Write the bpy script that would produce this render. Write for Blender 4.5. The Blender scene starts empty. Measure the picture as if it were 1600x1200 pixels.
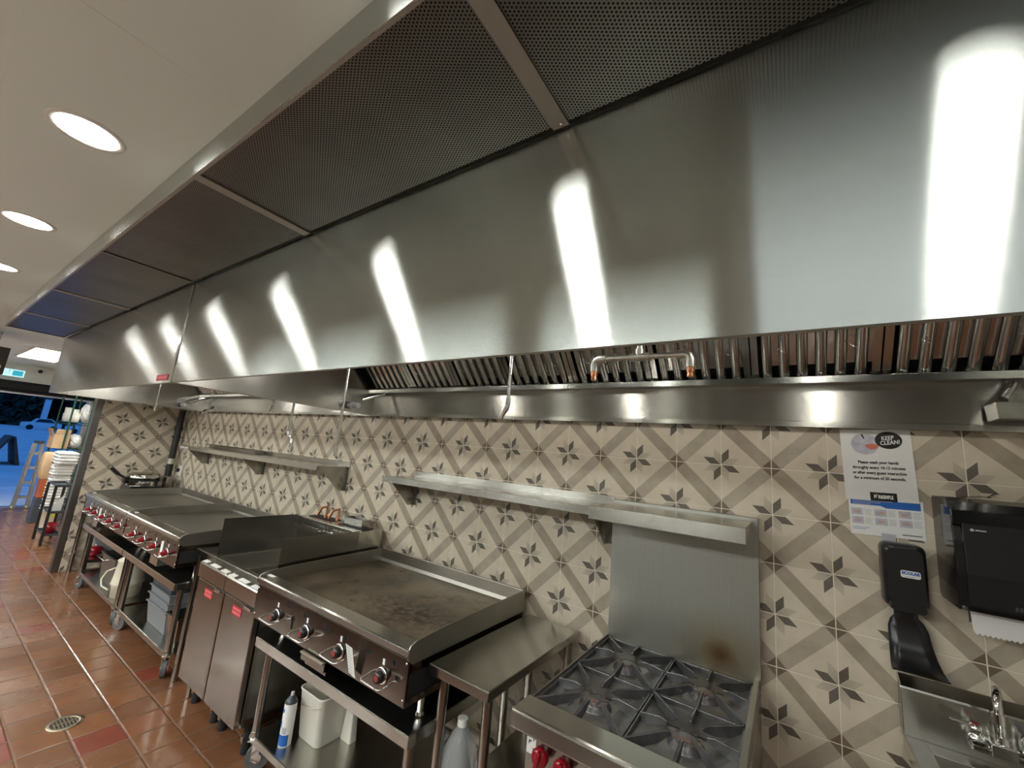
import bpy, math, random
from mathutils import Vector, Matrix
rnd = random.Random(7)
SC = bpy.context.scene
COL = SC.collection

# ------------------------------------------------------------------ camera, world, exposure
cam_d = bpy.data.cameras.new('camera')
cam = bpy.data.objects.new('camera', cam_d)
COL.objects.link(cam)
cam_d.sensor_fit = 'HORIZONTAL'
cam_d.sensor_width = 36.0
cam_d.lens = 634.65 / 1600 * 36.0
cam_d.clip_start = 0.02
cam_d.clip_end = 400
cam.matrix_world = Matrix(((0.83014, 0.02752, 0.55687, -0.541),
                           (0.55033, -0.20066, -0.81048, -2.18),
                           (0.08944, 0.97927, -0.18172, 1.726),
                           (0, 0, 0, 1)))
SC.camera = cam
SC.view_settings.view_transform = 'Standard'
SC.view_settings.look = 'None'
SC.view_settings.gamma = 1
SC.view_settings.use_curve_mapping = False
SC.view_settings.exposure = 0.36
try:
    SC.cycles.use_denoising = True
    SC.cycles.denoiser = 'OPENIMAGEDENOISE'
    SC.cycles.denoising_input_passes = 'RGB_ALBEDO_NORMAL'
    SC.cycles.use_adaptive_sampling = False
    SC.cycles.max_bounces = 10
    SC.cycles.diffuse_bounces = 5
    SC.cycles.glossy_bounces = 6
    SC.cycles.sample_clamp_indirect = 8
    SC.cycles.caustics_reflective = True
except Exception:
    pass

W = bpy.data.worlds.new('dusk_sky')
SC.world = W
W.use_nodes = True
bg = W.node_tree.nodes['Background']
bg.inputs['Color'].default_value = (0.06, 0.26, 0.78, 1)
bg.inputs['Strength'].default_value = 0.5

LAMP_ROW_Y = -2.03
CEIL = 2.67
DOWNLIGHT_POWER = 45.0
PANEL_POWER = 22.0
HOOD_LIGHT_POWER = 50.0

# ------------------------------------------------------------------ node helper
class NT:
    def __init__(s, name):
        s.m = bpy.data.materials.new(name)
        s.m.use_nodes = True
        s.t = s.m.node_tree
        s.b = s.t.nodes['Principled BSDF']
    def n(s, typ, **kw):
        nd = s.t.nodes.new(typ)
        for k, v in kw.items():
            setattr(nd, k, v)
        return nd
    def lk(s, a, b):
        s.t.links.new(a, b)
    def setin(s, sock, v):
        if isinstance(v, bpy.types.NodeSocket):
            s.lk(v, sock)
        else:
            sock.default_value = v
    def math(s, op, a, b=None, c=None, clamp=False):
        nd = s.n('ShaderNodeMath', operation=op)
        nd.use_clamp = clamp
        s.setin(nd.inputs[0], a)
        if b is not None: s.setin(nd.inputs[1], b)
        if c is not None: s.setin(nd.inputs[2], c)
        return nd.outputs[0]
    def mix(s, f, a, b, blend='MIX'):
        nd = s.n('ShaderNodeMix', data_type='RGBA', blend_type=blend)
        s.setin(nd.inputs[0], f)
        s.setin(nd.inputs[6], a)
        s.setin(nd.inputs[7], b)
        return nd.outputs[2]
    def pos(s):
        g = s.n('ShaderNodeNewGeometry')
        return g.outputs['Position']
    def obj(s):
        return s.n('ShaderNodeTexCoord').outputs['Object']
    def xyz(s, v):
        sp = s.n('ShaderNodeSeparateXYZ')
        s.lk(v, sp.inputs[0])
        return sp.outputs
    def vscale(s, v, sc, off=(0, 0, 0)):
        mp = s.n('ShaderNodeMapping')
        s.lk(v, mp.inputs[0])
        mp.inputs['Scale'].default_value = sc
        mp.inputs['Location'].default_value = off
        return mp.outputs[0]
    def noise(s, v, scale=5, detail=3, rough=0.5, out='Fac'):
        nd = s.n('ShaderNodeTexNoise')
        s.lk(v, nd.inputs['Vector'])
        nd.inputs['Scale'].default_value = scale
        nd.inputs['Detail'].default_value = detail
        nd.inputs['Roughness'].default_value = rough
        return nd.outputs[0] if out == 'Fac' else nd.outputs[1]
    def ramp(s, v, a, b, lo=0.0, hi=1.0):
        nd = s.n('ShaderNodeMapRange')
        nd.clamp = True
        s.setin(nd.inputs[0], v)
        nd.inputs[1].default_value = a
        nd.inputs[2].default_value = b
        nd.inputs[3].default_value = lo
        nd.inputs[4].default_value = hi
        return nd.outputs[0]
    def bump(s, h, strength=0.3, dist=0.01):
        nd = s.n('ShaderNodeBump')
        nd.inputs['Strength'].default_value = strength
        nd.inputs['Distance'].default_value = dist
        s.lk(h, nd.inputs['Height'])
        s.lk(nd.outputs[0], s.b.inputs['Normal'])
        return nd

def rgb(r, g, b):
    """sRGB 0-255 to linear"""
    f = lambda c: (c / 255 / 12.92) if c / 255 <= 0.04045 else ((c / 255 + 0.055) / 1.055) ** 2.4
    return (f(r), f(g), f(b), 1)

def plain(name, col, rough=0.5, metal=0.0, var=0.0, scale=20, bump=0.0, spec=None):
    m = NT(name)
    m.b.inputs['Roughness'].default_value = rough
    m.b.inputs['Metallic'].default_value = metal
    m.b.inputs['Base Color'].default_value = col
    if spec is not None:
        m.b.inputs['Specular IOR Level'].default_value = spec
    if var > 0 or bump > 0:
        f = m.noise(m.obj(), scale, 4)
        if var > 0:
            d = tuple(c * (1 - var) for c in col[:3]) + (1,)
            l = tuple(min(1, c * (1 + var)) for c in col[:3]) + (1,)
            m.lk(m.mix(m.ramp(f, 0.3, 0.7), d, l), m.b.inputs['Base Color'])
        if bump > 0:
            m.bump(f, bump, 0.005)
    return m.m

def steel(name, base=(0.56, 0.55, 0.52), rough=0.28, grain='x', aniso=0.0, dirt=0.0, bumpk=0.05, spread=0.08, groove=0.0):
    """brushed stainless; grain runs along an axis, highlights stretch across it"""
    m = NT(name)
    m.b.inputs['Metallic'].default_value = 1.0
    p = m.pos()
    sc = {'x': (0.8, 22, 22), 'y': (22, 0.8, 22), 'z': (22, 22, 0.8)}[grain]
    br = m.noise(m.vscale(p, sc), 6, 3, 0.6)
    blot = m.noise(p, 2.3, 3, 0.55)
    f = m.math('MULTIPLY_ADD', m.math('SUBTRACT', br, 0.5), 2 * spread, 1.0)
    f = m.math('MULTIPLY', f, m.ramp(blot, 0.3, 0.7, 1 - 0.10 - dirt, 1.0))
    mc = m.n('ShaderNodeCombineColor')
    for i in range(3):
        m.lk(m.math('MULTIPLY', f, base[i]), mc.inputs[i])
    m.lk(mc.outputs[0], m.b.inputs['Base Color'])
    m.lk(m.ramp(blot, 0.25, 0.75, rough * 0.9, rough * 1.15), m.b.inputs['Roughness'])
    if aniso > 0:
        m.b.inputs['Anisotropic'].default_value = aniso
        gn = m.n('ShaderNodeNewGeometry')
        cb = m.n('ShaderNodeVectorMath', operation='CROSS_PRODUCT')
        m.lk(gn.outputs['True Normal'], cb.inputs[0])
        cb.inputs[1].default_value = {'x': (1, 0.06, 0.04), 'y': (0.06, 1, 0.04), 'z': (0.06, 0.04, 1)}[grain]
        m.lk(cb.outputs[0], m.b.inputs['Tangent'])
    if groove > 0:
        # microscopic brush grooves: each point of the surface is tilted a little across the grain
        g = m.n('ShaderNodeNewGeometry')
        rnds = []
        for k in (0.0, 7.3):
            wn = m.n('ShaderNodeTexWhiteNoise'); wn.noise_dimensions = '3D'
            m.lk(m.vscale(p, (913.0, 917.0, 911.0), (k, k * 1.7, 0)), wn.inputs['Vector'])
            rnds.append(wn.outputs['Value'])
        rr_ = m.math('SUBTRACT', m.math('ADD', rnds[0], rnds[1]), 1.0)
        cr = m.n('ShaderNodeVectorMath', operation='CROSS_PRODUCT')
        m.lk(g.outputs['Normal'], cr.inputs[0])
        cr.inputs[1].default_value = {'x': (1, 0.0, 0.0), 'y': (0.0, 1, 0.0), 'z': (0.0, 0.0, 1)}[grain]
        cz = m.n('ShaderNodeVectorMath', operation='SCALE')
        m.lk(cr.outputs[0], cz.inputs[0]); m.lk(m.math('MULTIPLY', rr_, groove), cz.inputs['Scale'])
        va = m.n('ShaderNodeVectorMath', operation='ADD')
        m.lk(g.outputs['Normal'], va.inputs[0]); m.lk(cz.outputs[0], va.inputs[1])
        vn = m.n('ShaderNodeVectorMath', operation='NORMALIZE')
        m.lk(va.outputs[0], vn.inputs[0])
        m.lk(vn.outputs[0], m.b.inputs['Normal'])
    return m.m

def emis(name, col, strength):
    m = NT(name)
    m.b.inputs['Base Color'].default_value = (0, 0, 0, 1)
    m.b.inputs['Roughness'].default_value = 0.6
    m.b.inputs['Emission Color'].default_value = col
    m.b.inputs['Emission Strength'].default_value = strength
    return m.m

# ------------------------------------------------------------------ materials
T = 0.2
Z0 = 1.79      # height of a tile joint row that carries stars at even columns

def tile_material(name, axis, off):
    m = NT(name)
    x, y, z = m.xyz(m.pos())
    h = x if axis == 'x' else y
    u = m.math('MULTIPLY_ADD', h, 1 / T, -off / T)
    v = m.math('MULTIPLY_ADD', z, 1 / T, -Z0 / T)
    pp = m.math('MULTIPLY', m.math('ADD', u, v), 0.5)
    qq = m.math('MULTIPLY', m.math('SUBTRACT', u, v), 0.5)
    rp = m.math('ROUND', pp); rq = m.math('ROUND', qq)
    dp = m.math('SUBTRACT', pp, rp); dq = m.math('SUBTRACT', qq, rq)
    ap = m.math('ABSOLUTE', dp); aq = m.math('ABSOLUTE', dq)
    bw = 0.5 - 0.095
    inP = m.math('GREATER_THAN', ap, bw)
    inQ = m.math('GREATER_THAN', aq, bw)
    du = m.math('ADD', dp, dq); dv = m.math('SUBTRACT', dp, dq)
    r = m.math('SQRT', m.math('ADD', m.math('MULTIPLY', du, du), m.math('MULTIPLY', dv, dv)))
    th = m.math('ARCTAN2', dv, du)
    th = m.math('ADD', th, 2 * math.pi)
    k8 = m.math('DIVIDE', th, math.pi / 4)
    kf = m.math('FLOOR', k8)
    ph = m.math('MULTIPLY', m.math('SUBTRACT', k8, kf), math.pi / 4)
    s45 = math.sin(math.pi / 4)
    bb = m.math('DIVIDE', m.math('MULTIPLY', r, m.math('SINE', ph)), s45)
    aa = m.math('SUBTRACT', m.math('MULTIPLY', r, m.math('COSINE', ph)), m.math('MULTIPLY', bb, s45))
    S = 0.225
    inr = m.math('MULTIPLY', m.math('LESS_THAN', aa, S), m.math('LESS_THAN', bb, S))
    g = 0.006
    inr = m.math('MULTIPLY', inr, m.math('MULTIPLY', m.math('GREATER_THAN', aa, g), m.math('GREATER_THAN', bb, g)))
    odd = m.math('GREATER_THAN', m.math('FLOORED_MODULO', kf, 2.0), 0.5)
    dark = m.math('MULTIPLY', inr, odd)
    light = m.math('MULTIPLY', inr, m.math('SUBTRACT', 1.0, odd))
    # cloudy variation of the printed glaze
    cl = m.noise(m.pos(), 9, 4, 0.6)
    cream = m.mix(m.ramp(cl, 0.3, 0.7), rgb(198, 186, 166), rgb(214, 203, 184))
    bandA = m.mix(m.ramp(cl, 0.3, 0.7), rgb(150, 137, 120), rgb(172, 160, 143))
    bandB = m.mix(m.ramp(cl, 0.3, 0.7), rgb(160, 149, 133), rgb(182, 171, 154))
    c = m.mix(inP, cream, bandA)
    c = m.mix(inQ, c, bandB)
    both = m.math('MULTIPLY', inP, inQ)
    fu = m.math('FLOORED_MODULO', m.math('ADD', m.math('FLOOR', u), m.math('FLOOR', v)), 2.0)
    dia = m.mix(m.math('GREATER_THAN', fu, 0.5), rgb(108, 93, 78), rgb(122, 107, 90))
    c = m.mix(both, c, dia)
    lt = m.ramp(r, 0.05, 0.42, 0.85, 0.25)
    c = m.mix(m.math('MULTIPLY', light, lt), c, rgb(158, 148, 133))
    c = m.mix(dark, c, m.mix(m.ramp(cl, 0.3, 0.7), rgb(90, 84, 75), rgb(108, 101, 91)))
    # grout
    gu = m.math('ABSOLUTE', m.math('SUBTRACT', u, m.math('ROUND', u)))
    gv = m.math('ABSOLUTE', m.math('SUBTRACT', v, m.math('ROUND', v)))
    gd = m.math('MINIMUM', gu, gv)
    gr = m.math('LESS_THAN', gd, 0.0085)
    c = m.mix(gr, c, rgb(226, 216, 198))
    m.lk(c, m.b.inputs['Base Color'])
    m.lk(m.mix(gr, (0.42,) * 3 + (1,), (0.8,) * 3 + (1,)), m.b.inputs['Roughness'])
    hgt = m.ramp(gd, 0.004, 0.016, 0, 1)
    m.bump(hgt, 0.5, 0.002)
    return m.m

def floor_material():
    m = NT('quarry_tile')
    p = m.pos()
    x, y, z = m.xyz(p)
    u = m.math('MULTIPLY_ADD', x, 1 / T, 0.25)
    v = m.math('MULTIPLY_ADD', y, 1 / T, 1.115 / T)
    gu = m.math('ABSOLUTE', m.math('SUBTRACT', u, m.math('ROUND', u)))
    gv = m.math('ABSOLUTE', m.math('SUBTRACT', v, m.math('ROUND', v)))
    gd = m.math('MINIMUM', gu, gv)
    gr = m.math('LESS_THAN', gd, 0.017)
    cb = m.n('ShaderNodeCombineXYZ')
    m.lk(m.math('FLOOR', u), cb.inputs[0]); m.lk(m.math('FLOOR', v), cb.inputs[1])
    wn = m.n('ShaderNodeTexWhiteNoise'); wn.noise_dimensions = '3D'
    m.lk(cb.outputs[0], wn.inputs['Vector'])
    cl = m.noise(p, 7, 5, 0.65)
    c = m.mix(wn.outputs['Value'], rgb(116, 80, 56), rgb(140, 94, 64))
    c = m.mix(m.ramp(wn.outputs['Value'], 0.9, 0.92), c, rgb(132, 68, 54))
    c = m.mix(m.ramp(cl, 0.35, 0.75, 0.0, 0.55), c, rgb(98, 60, 42))
    c = m.mix(gr, c, m.mix(m.ramp(cl, 0.35, 0.6), rgb(84, 62, 50), rgb(120, 92, 74)))
    m.lk(c, m.b.inputs['Base Color'])
    wet = m.noise(p, 1.7, 4, 0.6)
    rg = m.ramp(wet, 0.35, 0.65, 0.14, 0.30)
    m.lk(m.math('ADD', rg, m.math('MULTIPLY', gr, 0.3)), m.b.inputs['Roughness'])
    m.b.inputs['Specular IOR Level'].default_value = 0.9
    h1 = m.ramp(gd, 0.01, 0.045, 0, 1)
    h2 = m.noise(m.vscale(p, (1.0, 0.6, 1)), 22, 3, 0.5)
    hh = m.math('ADD', h1, m.math('MULTIPLY', h2, 0.45))
    m.bump(hh, 0.55, 0.004)
    return m.m

def ceiling_material():
    m = NT('painted_ceiling')
    p = m.pos()
    f = m.noise(p, 260, 2, 0.5)
    m.b.inputs['Base Color'].default_value = rgb(218, 223, 218)
    m.b.inputs['Roughness'].default_value = 0.55
    m.bump(f, 0.12, 0.002)
    return m.m

def perforated_material():
    m = NT('perforated_steel')
    x, y, z = m.xyz(m.pos())
    P = 0.0085
    a = m.math('DIVIDE', x, P * 0.866)
    row = m.math('ROUND', a)
    half = m.math('MULTIPLY', m.math('FLOORED_MODULO', row, 2.0), 0.5)
    b = m.math('ADD', m.math('DIVIDE', y, P), half)
    da = m.math('MULTIPLY', m.math('SUBTRACT', a, row), 0.866)
    db = m.math('SUBTRACT', b, m.math('ROUND', b))
    r = m.math('SQRT', m.math('ADD', m.math('MULTIPLY', da, da), m.math('MULTIPLY', db, db)))
    hole = m.math('LESS_THAN', r, 0.30)
    blot = m.noise(m.pos(), 3.0, 4, 0.6)
    base = m.mix(m.ramp(blot, 0.3, 0.7), (0.18, 0.18, 0.165, 1), (0.27, 0.27, 0.25, 1))
    m.lk(m.mix(hole, base, (0.006, 0.006, 0.006, 1)), m.b.inputs['Base Color'])
    m.lk(m.math('SUBTRACT', 1.0, hole), m.b.inputs['Metallic'])
    m.lk(m.ramp(hole, 0, 1, 0.34, 0.9), m.b.inputs['Roughness'])
    return m.m

def griddle_plate_material():
    m = NT('seasoned_griddle_plate')
    p = m.pos()
    a = m.noise(p, 2.6, 5, 0.6)
    b = m.noise(m.vscale(p, (1, 1, 1), (3, 1, 0)), 9, 6, 0.7)
    c = m.mix(m.ramp(a, 0.3, 0.72), rgb(76, 68, 58), rgb(160, 145, 124))
    c = m.mix(m.ramp(b, 0.56, 0.68, 0, 0.7), c, rgb(54, 40, 28))
    x, y, z = m.xyz(p)         # burnt patch near the front right of the plate
    dx = m.math('MULTIPLY', m.math('ADD', x, 2.14), 1 / 0.30)
    dy = m.math('MULTIPLY', m.math('ADD', y, 0.58), 1 / 0.16)
    dd = m.math('SQRT', m.math('ADD', m.math('MULTIPLY', dx, dx), m.math('MULTIPLY', dy, dy)))
    f2 = m.noise(p, 28, 5, 0.7)
    k2 = m.math('MULTIPLY', m.ramp(dd, 0.2, 1.3, 1, 0), m.ramp(f2, 0.42, 0.56))
    c = m.mix(k2, c, rgb(52, 30, 16))
    m.lk(c, m.b.inputs['Base Color'])
    m.b.inputs['Metallic'].default_value = 0.75
    m.lk(m.ramp(a, 0.3, 0.7, 0.32, 0.5), m.b.inputs['Roughness'])
    m.bump(b, 0.12, 0.002)
    return m.m

def scorched_steel():
    m = NT('scorched_riser_steel')
    p = m.pos()
    m.b.inputs['Metallic'].default_value = 1.0
    br = m.noise(m.vscale(p, (60, 60, 1.2)), 5, 3, 0.6)
    base = m.mix(br, (0.33, 0.325, 0.295, 1), (0.40, 0.395, 0.36, 1))
    x, y, z = m.xyz(p)
    dx = m.math('MULTIPLY', m.math('ADD', x, 0.80), 1 / 0.085)
    dz = m.math('MULTIPLY', m.math('SUBTRACT', z, 0.985), 1 / 0.075)
    d = m.math('SQRT', m.math('ADD', m.math('MULTIPLY', dx, dx), m.math('MULTIPLY', dz, dz)))
    d = m.math('ADD', d, m.math('MULTIPLY', m.math('SUBTRACT', m.noise(p, 14, 3), 0.5), 1.0))
    c = m.mix(m.ramp(d, 0.1, 2.4, 0.6, 0.0), base, (0.32, 0.22, 0.06, 1))
    c = m.mix(m.ramp(d, 0.0, 1.0, 0.75, 0.0), c, (0.13, 0.045, 0.01, 1))
    m.lk(c, m.b.inputs['Base Color'])
    m.b.inputs['Roughness'].default_value = 0.42
    return m.m

MT = dict(
    wall_tile=tile_material('patterned_wall_tile', 'x', 0.0),
    side_tile=tile_material('patterned_side_tile', 'y', -0.235),
    floor=floor_material(),
    ceiling=ceiling_material(),
    perf=perforated_material(),
    plate=griddle_plate_material(),
    riser=scorched_steel(),
    hood=steel('hood_brushed_steel', (0.52, 0.555, 0.53), 0.15, 'x', 1.0, 0.02, 0.0, 0.04, 0.36),
    hood_plain=steel('hood_inner_steel', (0.40, 0.39, 0.36), 0.23, 'x', 0.7, 0.05, 0.0, 0.07, 0.42),
    strip=steel('dull_strip_steel', (0.52, 0.50, 0.46), 0.6, 'y', 0, 0.03, 0.0, 0.05),
    steel=steel('table_steel', (0.52, 0.51, 0.47), 0.19, 'x', 0.6, 0.05, 0.03, 0.06, 0.20),
    steel_y=steel('steel_grain_across', (0.50, 0.495, 0.455), 0.19, 'y', 0.6, 0.05, 0.03, 0.06, 0.20),
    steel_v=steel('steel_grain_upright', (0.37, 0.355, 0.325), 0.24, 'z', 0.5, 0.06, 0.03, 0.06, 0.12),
    panel=steel('griddle_panel_steel', (0.21, 0.18, 0.155), 0.16, 'x', 0.5, 0.05, 0.0, 0.06),
    worn=steel('worn_steel', (0.40, 0.385, 0.35), 0.38, 'y', 0.3, 0.15, 0.05, 0.08),
    filter=steel('filter_steel', (0.60, 0.60, 0.57), 0.14, 'z', 0.3, 0.12, 0.0, 0.10),
    chrome=plain('chrome', (0.75, 0.75, 0.74, 1), 0.10, 1.0),
    pipe=plain('galvanised_pipe', (0.55, 0.54, 0.50, 1), 0.35, 1.0, 0.12, 30),
    copper=plain('copper', (0.62, 0.26, 0.14, 1), 0.3, 1.0),
    iron=plain('cast_iron', (0.15, 0.15, 0.155, 1), 0.33, 0.6, 0.25, 25, 0.1),
    irontop=plain('burner_bowl_enamel', (0.22, 0.215, 0.205, 1), 0.35, 0.6, 0.3, 8),
    black=plain('black_plastic', (0.012, 0.012, 0.013, 1), 0.28),
    black_gloss=plain('glossy_black_plastic', (0.008, 0.008, 0.009, 1), 0.10),
    black_matte=plain('matte_black', (0.012, 0.012, 0.012, 1), 0.65),
    rubber=plain('grey_rubber', (0.10, 0.105, 0.11, 1), 0.55, 0, 0.15, 30),
    white=plain('white_plastic', rgb(225, 222, 212), 0.4, 0, 0.03, 8),
    offwhite=plain('cream_plastic', rgb(214, 208, 188), 0.4),
    paper=plain('white_paper', rgb(228, 228, 226), 0.6),
    grey_tub=plain('grey_plastic_tub', rgb(120, 124, 128), 0.45),
    dark_tub=plain('dark_grey_plastic', rgb(62, 68, 74), 0.4),
    red=plain('red_knob', (0.26, 0.006, 0.014, 1), 0.18),
    mutedred=plain('faded_red_disc', rgb(140, 58, 54), 0.5),
    redlabel=plain('red_label', rgb(168, 42, 52), 0.5),
    pinklabel=plain('pale_red_print', rgb(226, 120, 124), 0.5),
    blue=plain('blue_print', rgb(28, 96, 178), 0.5),
    dgrey=plain('dark_grey_print', rgb(60, 60, 66), 0.6),
    lgrey=plain('light_grey_print', rgb(176, 176, 182), 0.6),
    skin=plain('printed_hand', rgb(206, 120, 96), 0.6, 0, 0.1, 60),
    faintskin=plain('faint_printed_hand', rgb(190, 160, 158), 0.6, 0, 0.1, 60),
    photo=plain('printed_photo_grey', rgb(186, 186, 198), 0.6, 0, 0.18, 40),
    ink=plain('black_ink', (0.008, 0.008, 0.008, 1), 0.5),
    card=plain('cardboard', rgb(190, 158, 122), 0.75, 0, 0.08, 12),
    orange=plain('orange_plastic', rgb(166, 84, 42), 0.5, 0, 0.1, 10),
    bag=plain('white_plastic_bag', rgb(216, 216, 214), 0.45, 0, 0.05, 14),
    green=plain('green_wire_coating', rgb(20, 62, 44), 0.4),
    alu=plain('aluminium', (0.58, 0.60, 0.63, 1), 0.35, 1.0, 0.08, 20),
    wood=plain('dark_wood', rgb(112, 70, 50), 0.6, 0, 0.3, 8),
    brown=plain('dark_brown_panel', rgb(44, 32, 26), 0.55, 0, 0.15, 6),
    whitewall=plain('white_paint', rgb(216, 212, 204), 0.6),
    dining=plain('dark_dining_wall', rgb(112, 110, 104), 0.7, 0, 0.15, 3),
    darkcap=steel('partition_end_steel', (0.20, 0.19, 0.18), 0.4, 'z', 0.3, 0.1, 0.03, 0.1),
    blackpipe=plain('black_iron_pipe', (0.03, 0.03, 0.03, 1), 0.45, 0.4),
    shutter=plain('black_shutter_housing', (0.008, 0.008, 0.009, 1), 0.7, spec=0.2),
    teal=emis('exit_sign_teal', (0.02, 0.32, 0.42, 1), 1.0),
    exitwhite=emis('exit_sign_pale', (0.55, 0.85, 0.9, 1), 0.9),
    lamp=emis('lamp_lens', (1.0, 0.975, 0.91, 1), DOWNLIGHT_POWER),
    hoodlamp=emis('hood_lamp_glass', (1.0, 0.97, 0.90, 1), HOOD_LIGHT_POWER),
    troffer_dim=emis('dim_panel_diffuser', (0.93, 0.99, 1.0, 1), 3.2),
    troffer=emis('panel_diffuser', (0.96, 1.0, 0.95, 1), PANEL_POWER),
    asphalt=plain('asphalt', rgb(238, 240, 244), 0.85, 0, 0.10, 0.6),
    leaf=plain('tree_leaves', rgb(58, 72, 58), 0.8, 0, 0.4, 2),
    trunk=plain('tree_bark', rgb(50, 40, 32), 0.9),
    pylon=plain('pale_painted_metal', rgb(246, 247, 250), 0.5),
    glassdark=plain('dark_vehicle_glass', (0.02, 0.03, 0.04, 1), 0.15),
    brass=plain('drain_brass', (0.42, 0.36, 0.26, 1), 0.35, 1.0, 0.2, 60),
    amber=plain('burner_label', rgb(120, 96, 86), 0.5),
)
def clear_plastic():
    m = NT('clear_jug_plastic')
    m.b.inputs['Base Color'].default_value = (0.85, 0.88, 0.9, 1)
    m.b.inputs['Roughness'].default_value = 0.15
    m.b.inputs['Transmission Weight'].default_value = 0.75
    m.b.inputs['IOR'].default_value = 1.2
    return m.m
MT['jug'] = clear_plastic()

# ------------------------------------------------------------------ mesh builder
class MB:
    def __init__(s):
        s.v = []; s.f = []; s.sm = []; s.mi = []; s.cur = 0
    def add(s, vs, fs, smooth=False):
        o = len(s.v)
        s.v += [tuple(v) for v in vs]
        for f in fs:
            s.f.append(tuple(i + o for i in f)); s.sm.append(smooth); s.mi.append(s.cur)
        return s
    def box(s, x0, x1, y0, y1, z0, z1):
        x0, x1 = sorted((x0, x1)); y0, y1 = sorted((y0, y1)); z0, z1 = sorted((z0, z1))
        vs = [(x, y, z) for z in (z0, z1) for y in (y0, y1) for x in (x0, x1)]
        return s.add(vs, [(0, 2, 3, 1), (4, 5, 7, 6), (0, 1, 5, 4), (2, 6, 7, 3), (0, 4, 6, 2), (1, 3, 7, 5)])
    def obox(s, c, ax, ay, az, hx, hy, hz):
        c = Vector(c); ax, ay, az = [Vector(a).normalized() for a in (ax, ay, az)]
        vs = [c + ax * hx * i + ay * hy * j + az * hz * k for k in (-1, 1) for j in (-1, 1) for i in (-1, 1)]
        return s.add(vs, [(0, 2, 3, 1), (4, 5, 7, 6), (0, 1, 5, 4), (2, 6, 7, 3), (0, 4, 6, 2), (1, 3, 7, 5)])
    def bar(s, p0, p1, w, h, up=(0, 0, 1)):
        p0 = Vector(p0); p1 = Vector(p1); d = p1 - p0
        az = Vector(up); ay = az.cross(d)
        if ay.length < 1e-6: ay = Vector((1, 0, 0))
        az = d.cross(ay)
        return s.obox((p0 + p1) / 2, d, ay, az, d.length / 2, w / 2, h / 2)
    def prism(s, poly, a0, a1, axis='x'):
        """poly: list of 2D points; extruded along axis. x:(y,z) y:(x,z) z:(x,y)"""
        def P(a, q):
            return {'x': (a, q[0], q[1]), 'y': (q[0], a, q[1]), 'z': (q[0], q[1], a)}[axis]
        n = len(poly)
        vs = [P(a0, q) for q in poly] + [P(a1, q) for q in poly]
        fs = [tuple(range(n))[::-1], tuple(range(n, 2 * n))]
        fs += [(i, (i + 1) % n, n + (i + 1) % n, n + i) for i in range(n)]
        return s.add(vs, fs)
    def ring(s, c, d, r, n, ref=None):
        d = Vector(d).normalized()
        a = ref if ref is not None else (Vector((0, 0, 1)) if abs(d.z) < 0.9 else Vector((1, 0, 0)))
        u = d.cross(a).normalized(); w = d.cross(u)
        return [Vector(c) + (u * math.cos(2 * math.pi * i / n) + w * math.sin(2 * math.pi * i / n)) * r for i in range(n)]
    def cyl(s, p0, p1, r, r2=None, n=16, cap=True):
        r2 = r if r2 is None else r2
        d = Vector(p1) - Vector(p0)
        a = s.ring(p0, d, r, n); b = s.ring(p1, d, r2, n)
        s.add(a + b, [(i, n + i, n + (i + 1) % n, (i + 1) % n) for i in range(n)], True)
        if cap:
            s.add(a, [tuple(range(n))]); s.add(b, [tuple(range(n))[::-1]])
        return s
    def tube(s, pts, r, n=8, cap=True):
        pts = [Vector(p) for p in pts]
        rings = []
        ref = None
        for i, p in enumerate(pts):
            d = (pts[min(i + 1, len(pts) - 1)] - pts[max(i - 1, 0)]).normalized()
            if ref is None:
                ref = Vector((0, 0, 1)) if abs(d.z) < 0.9 else Vector((1, 0, 0))
                u = d.cross(ref).normalized()
            else:
                u = (u - d * u.dot(d)).normalized()
            w = d.cross(u)
            rr = r[i] if isinstance(r, (list, tuple)) else r
            rings.append([p + (u * math.cos(2 * math.pi * k / n) + w * math.sin(2 * math.pi * k / n)) * rr for k in range(n)])
        vs = [v for g in rings for v in g]
        fs = []
        for j in range(len(pts) - 1):
            fs += [(j * n + k, (j + 1) * n + k, (j + 1) * n + (k + 1) % n, j * n + (k + 1) % n) for k in range(n)]
        s.add(vs, fs, True)
        if cap:
            s.add(rings[0], [tuple(range(n))]); s.add(rings[-1], [tuple(range(n))[::-1]])
        return s
    def lathe(s, c, prof, n=24, axis=(0, 0, 1), smooth=True):
        """prof: (radius, height) pairs along axis"""
        ax = Vector(axis).normalized()
        rings = [s.ring(Vector(c) + ax * h, ax, max(r, 1e-4), n) for r, h in prof]
        vs = [v for g in rings for v in g]
        fs = []
        for j in range(len(prof) - 1):
            fs += [(j * n + k, (j + 1) * n + k, (j + 1) * n + (k + 1) % n, j * n + (k + 1) % n) for k in range(n)]
        return s.add(vs, fs, smooth)
    def sphere(s, c, r, sx=1, sy=1, sz=1, n=14, m=8):
        c = Vector(c); vs = []; fs = []
        for j in range(m + 1):
            t = math.pi * j / m
            for k in range(n):
                p = 2 * math.pi * k / n
                vs.append(c + Vector((r * sx * math.sin(t) * math.cos(p), r * sy * math.sin(t) * math.sin(p), r * sz * math.cos(t))))
        for j in range(m):
            fs += [(j * n + k, (j + 1) * n + k, (j + 1) * n + (k + 1) % n, j * n + (k + 1) % n) for k in range(n)]
        return s.add(vs, fs, True)
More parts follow.
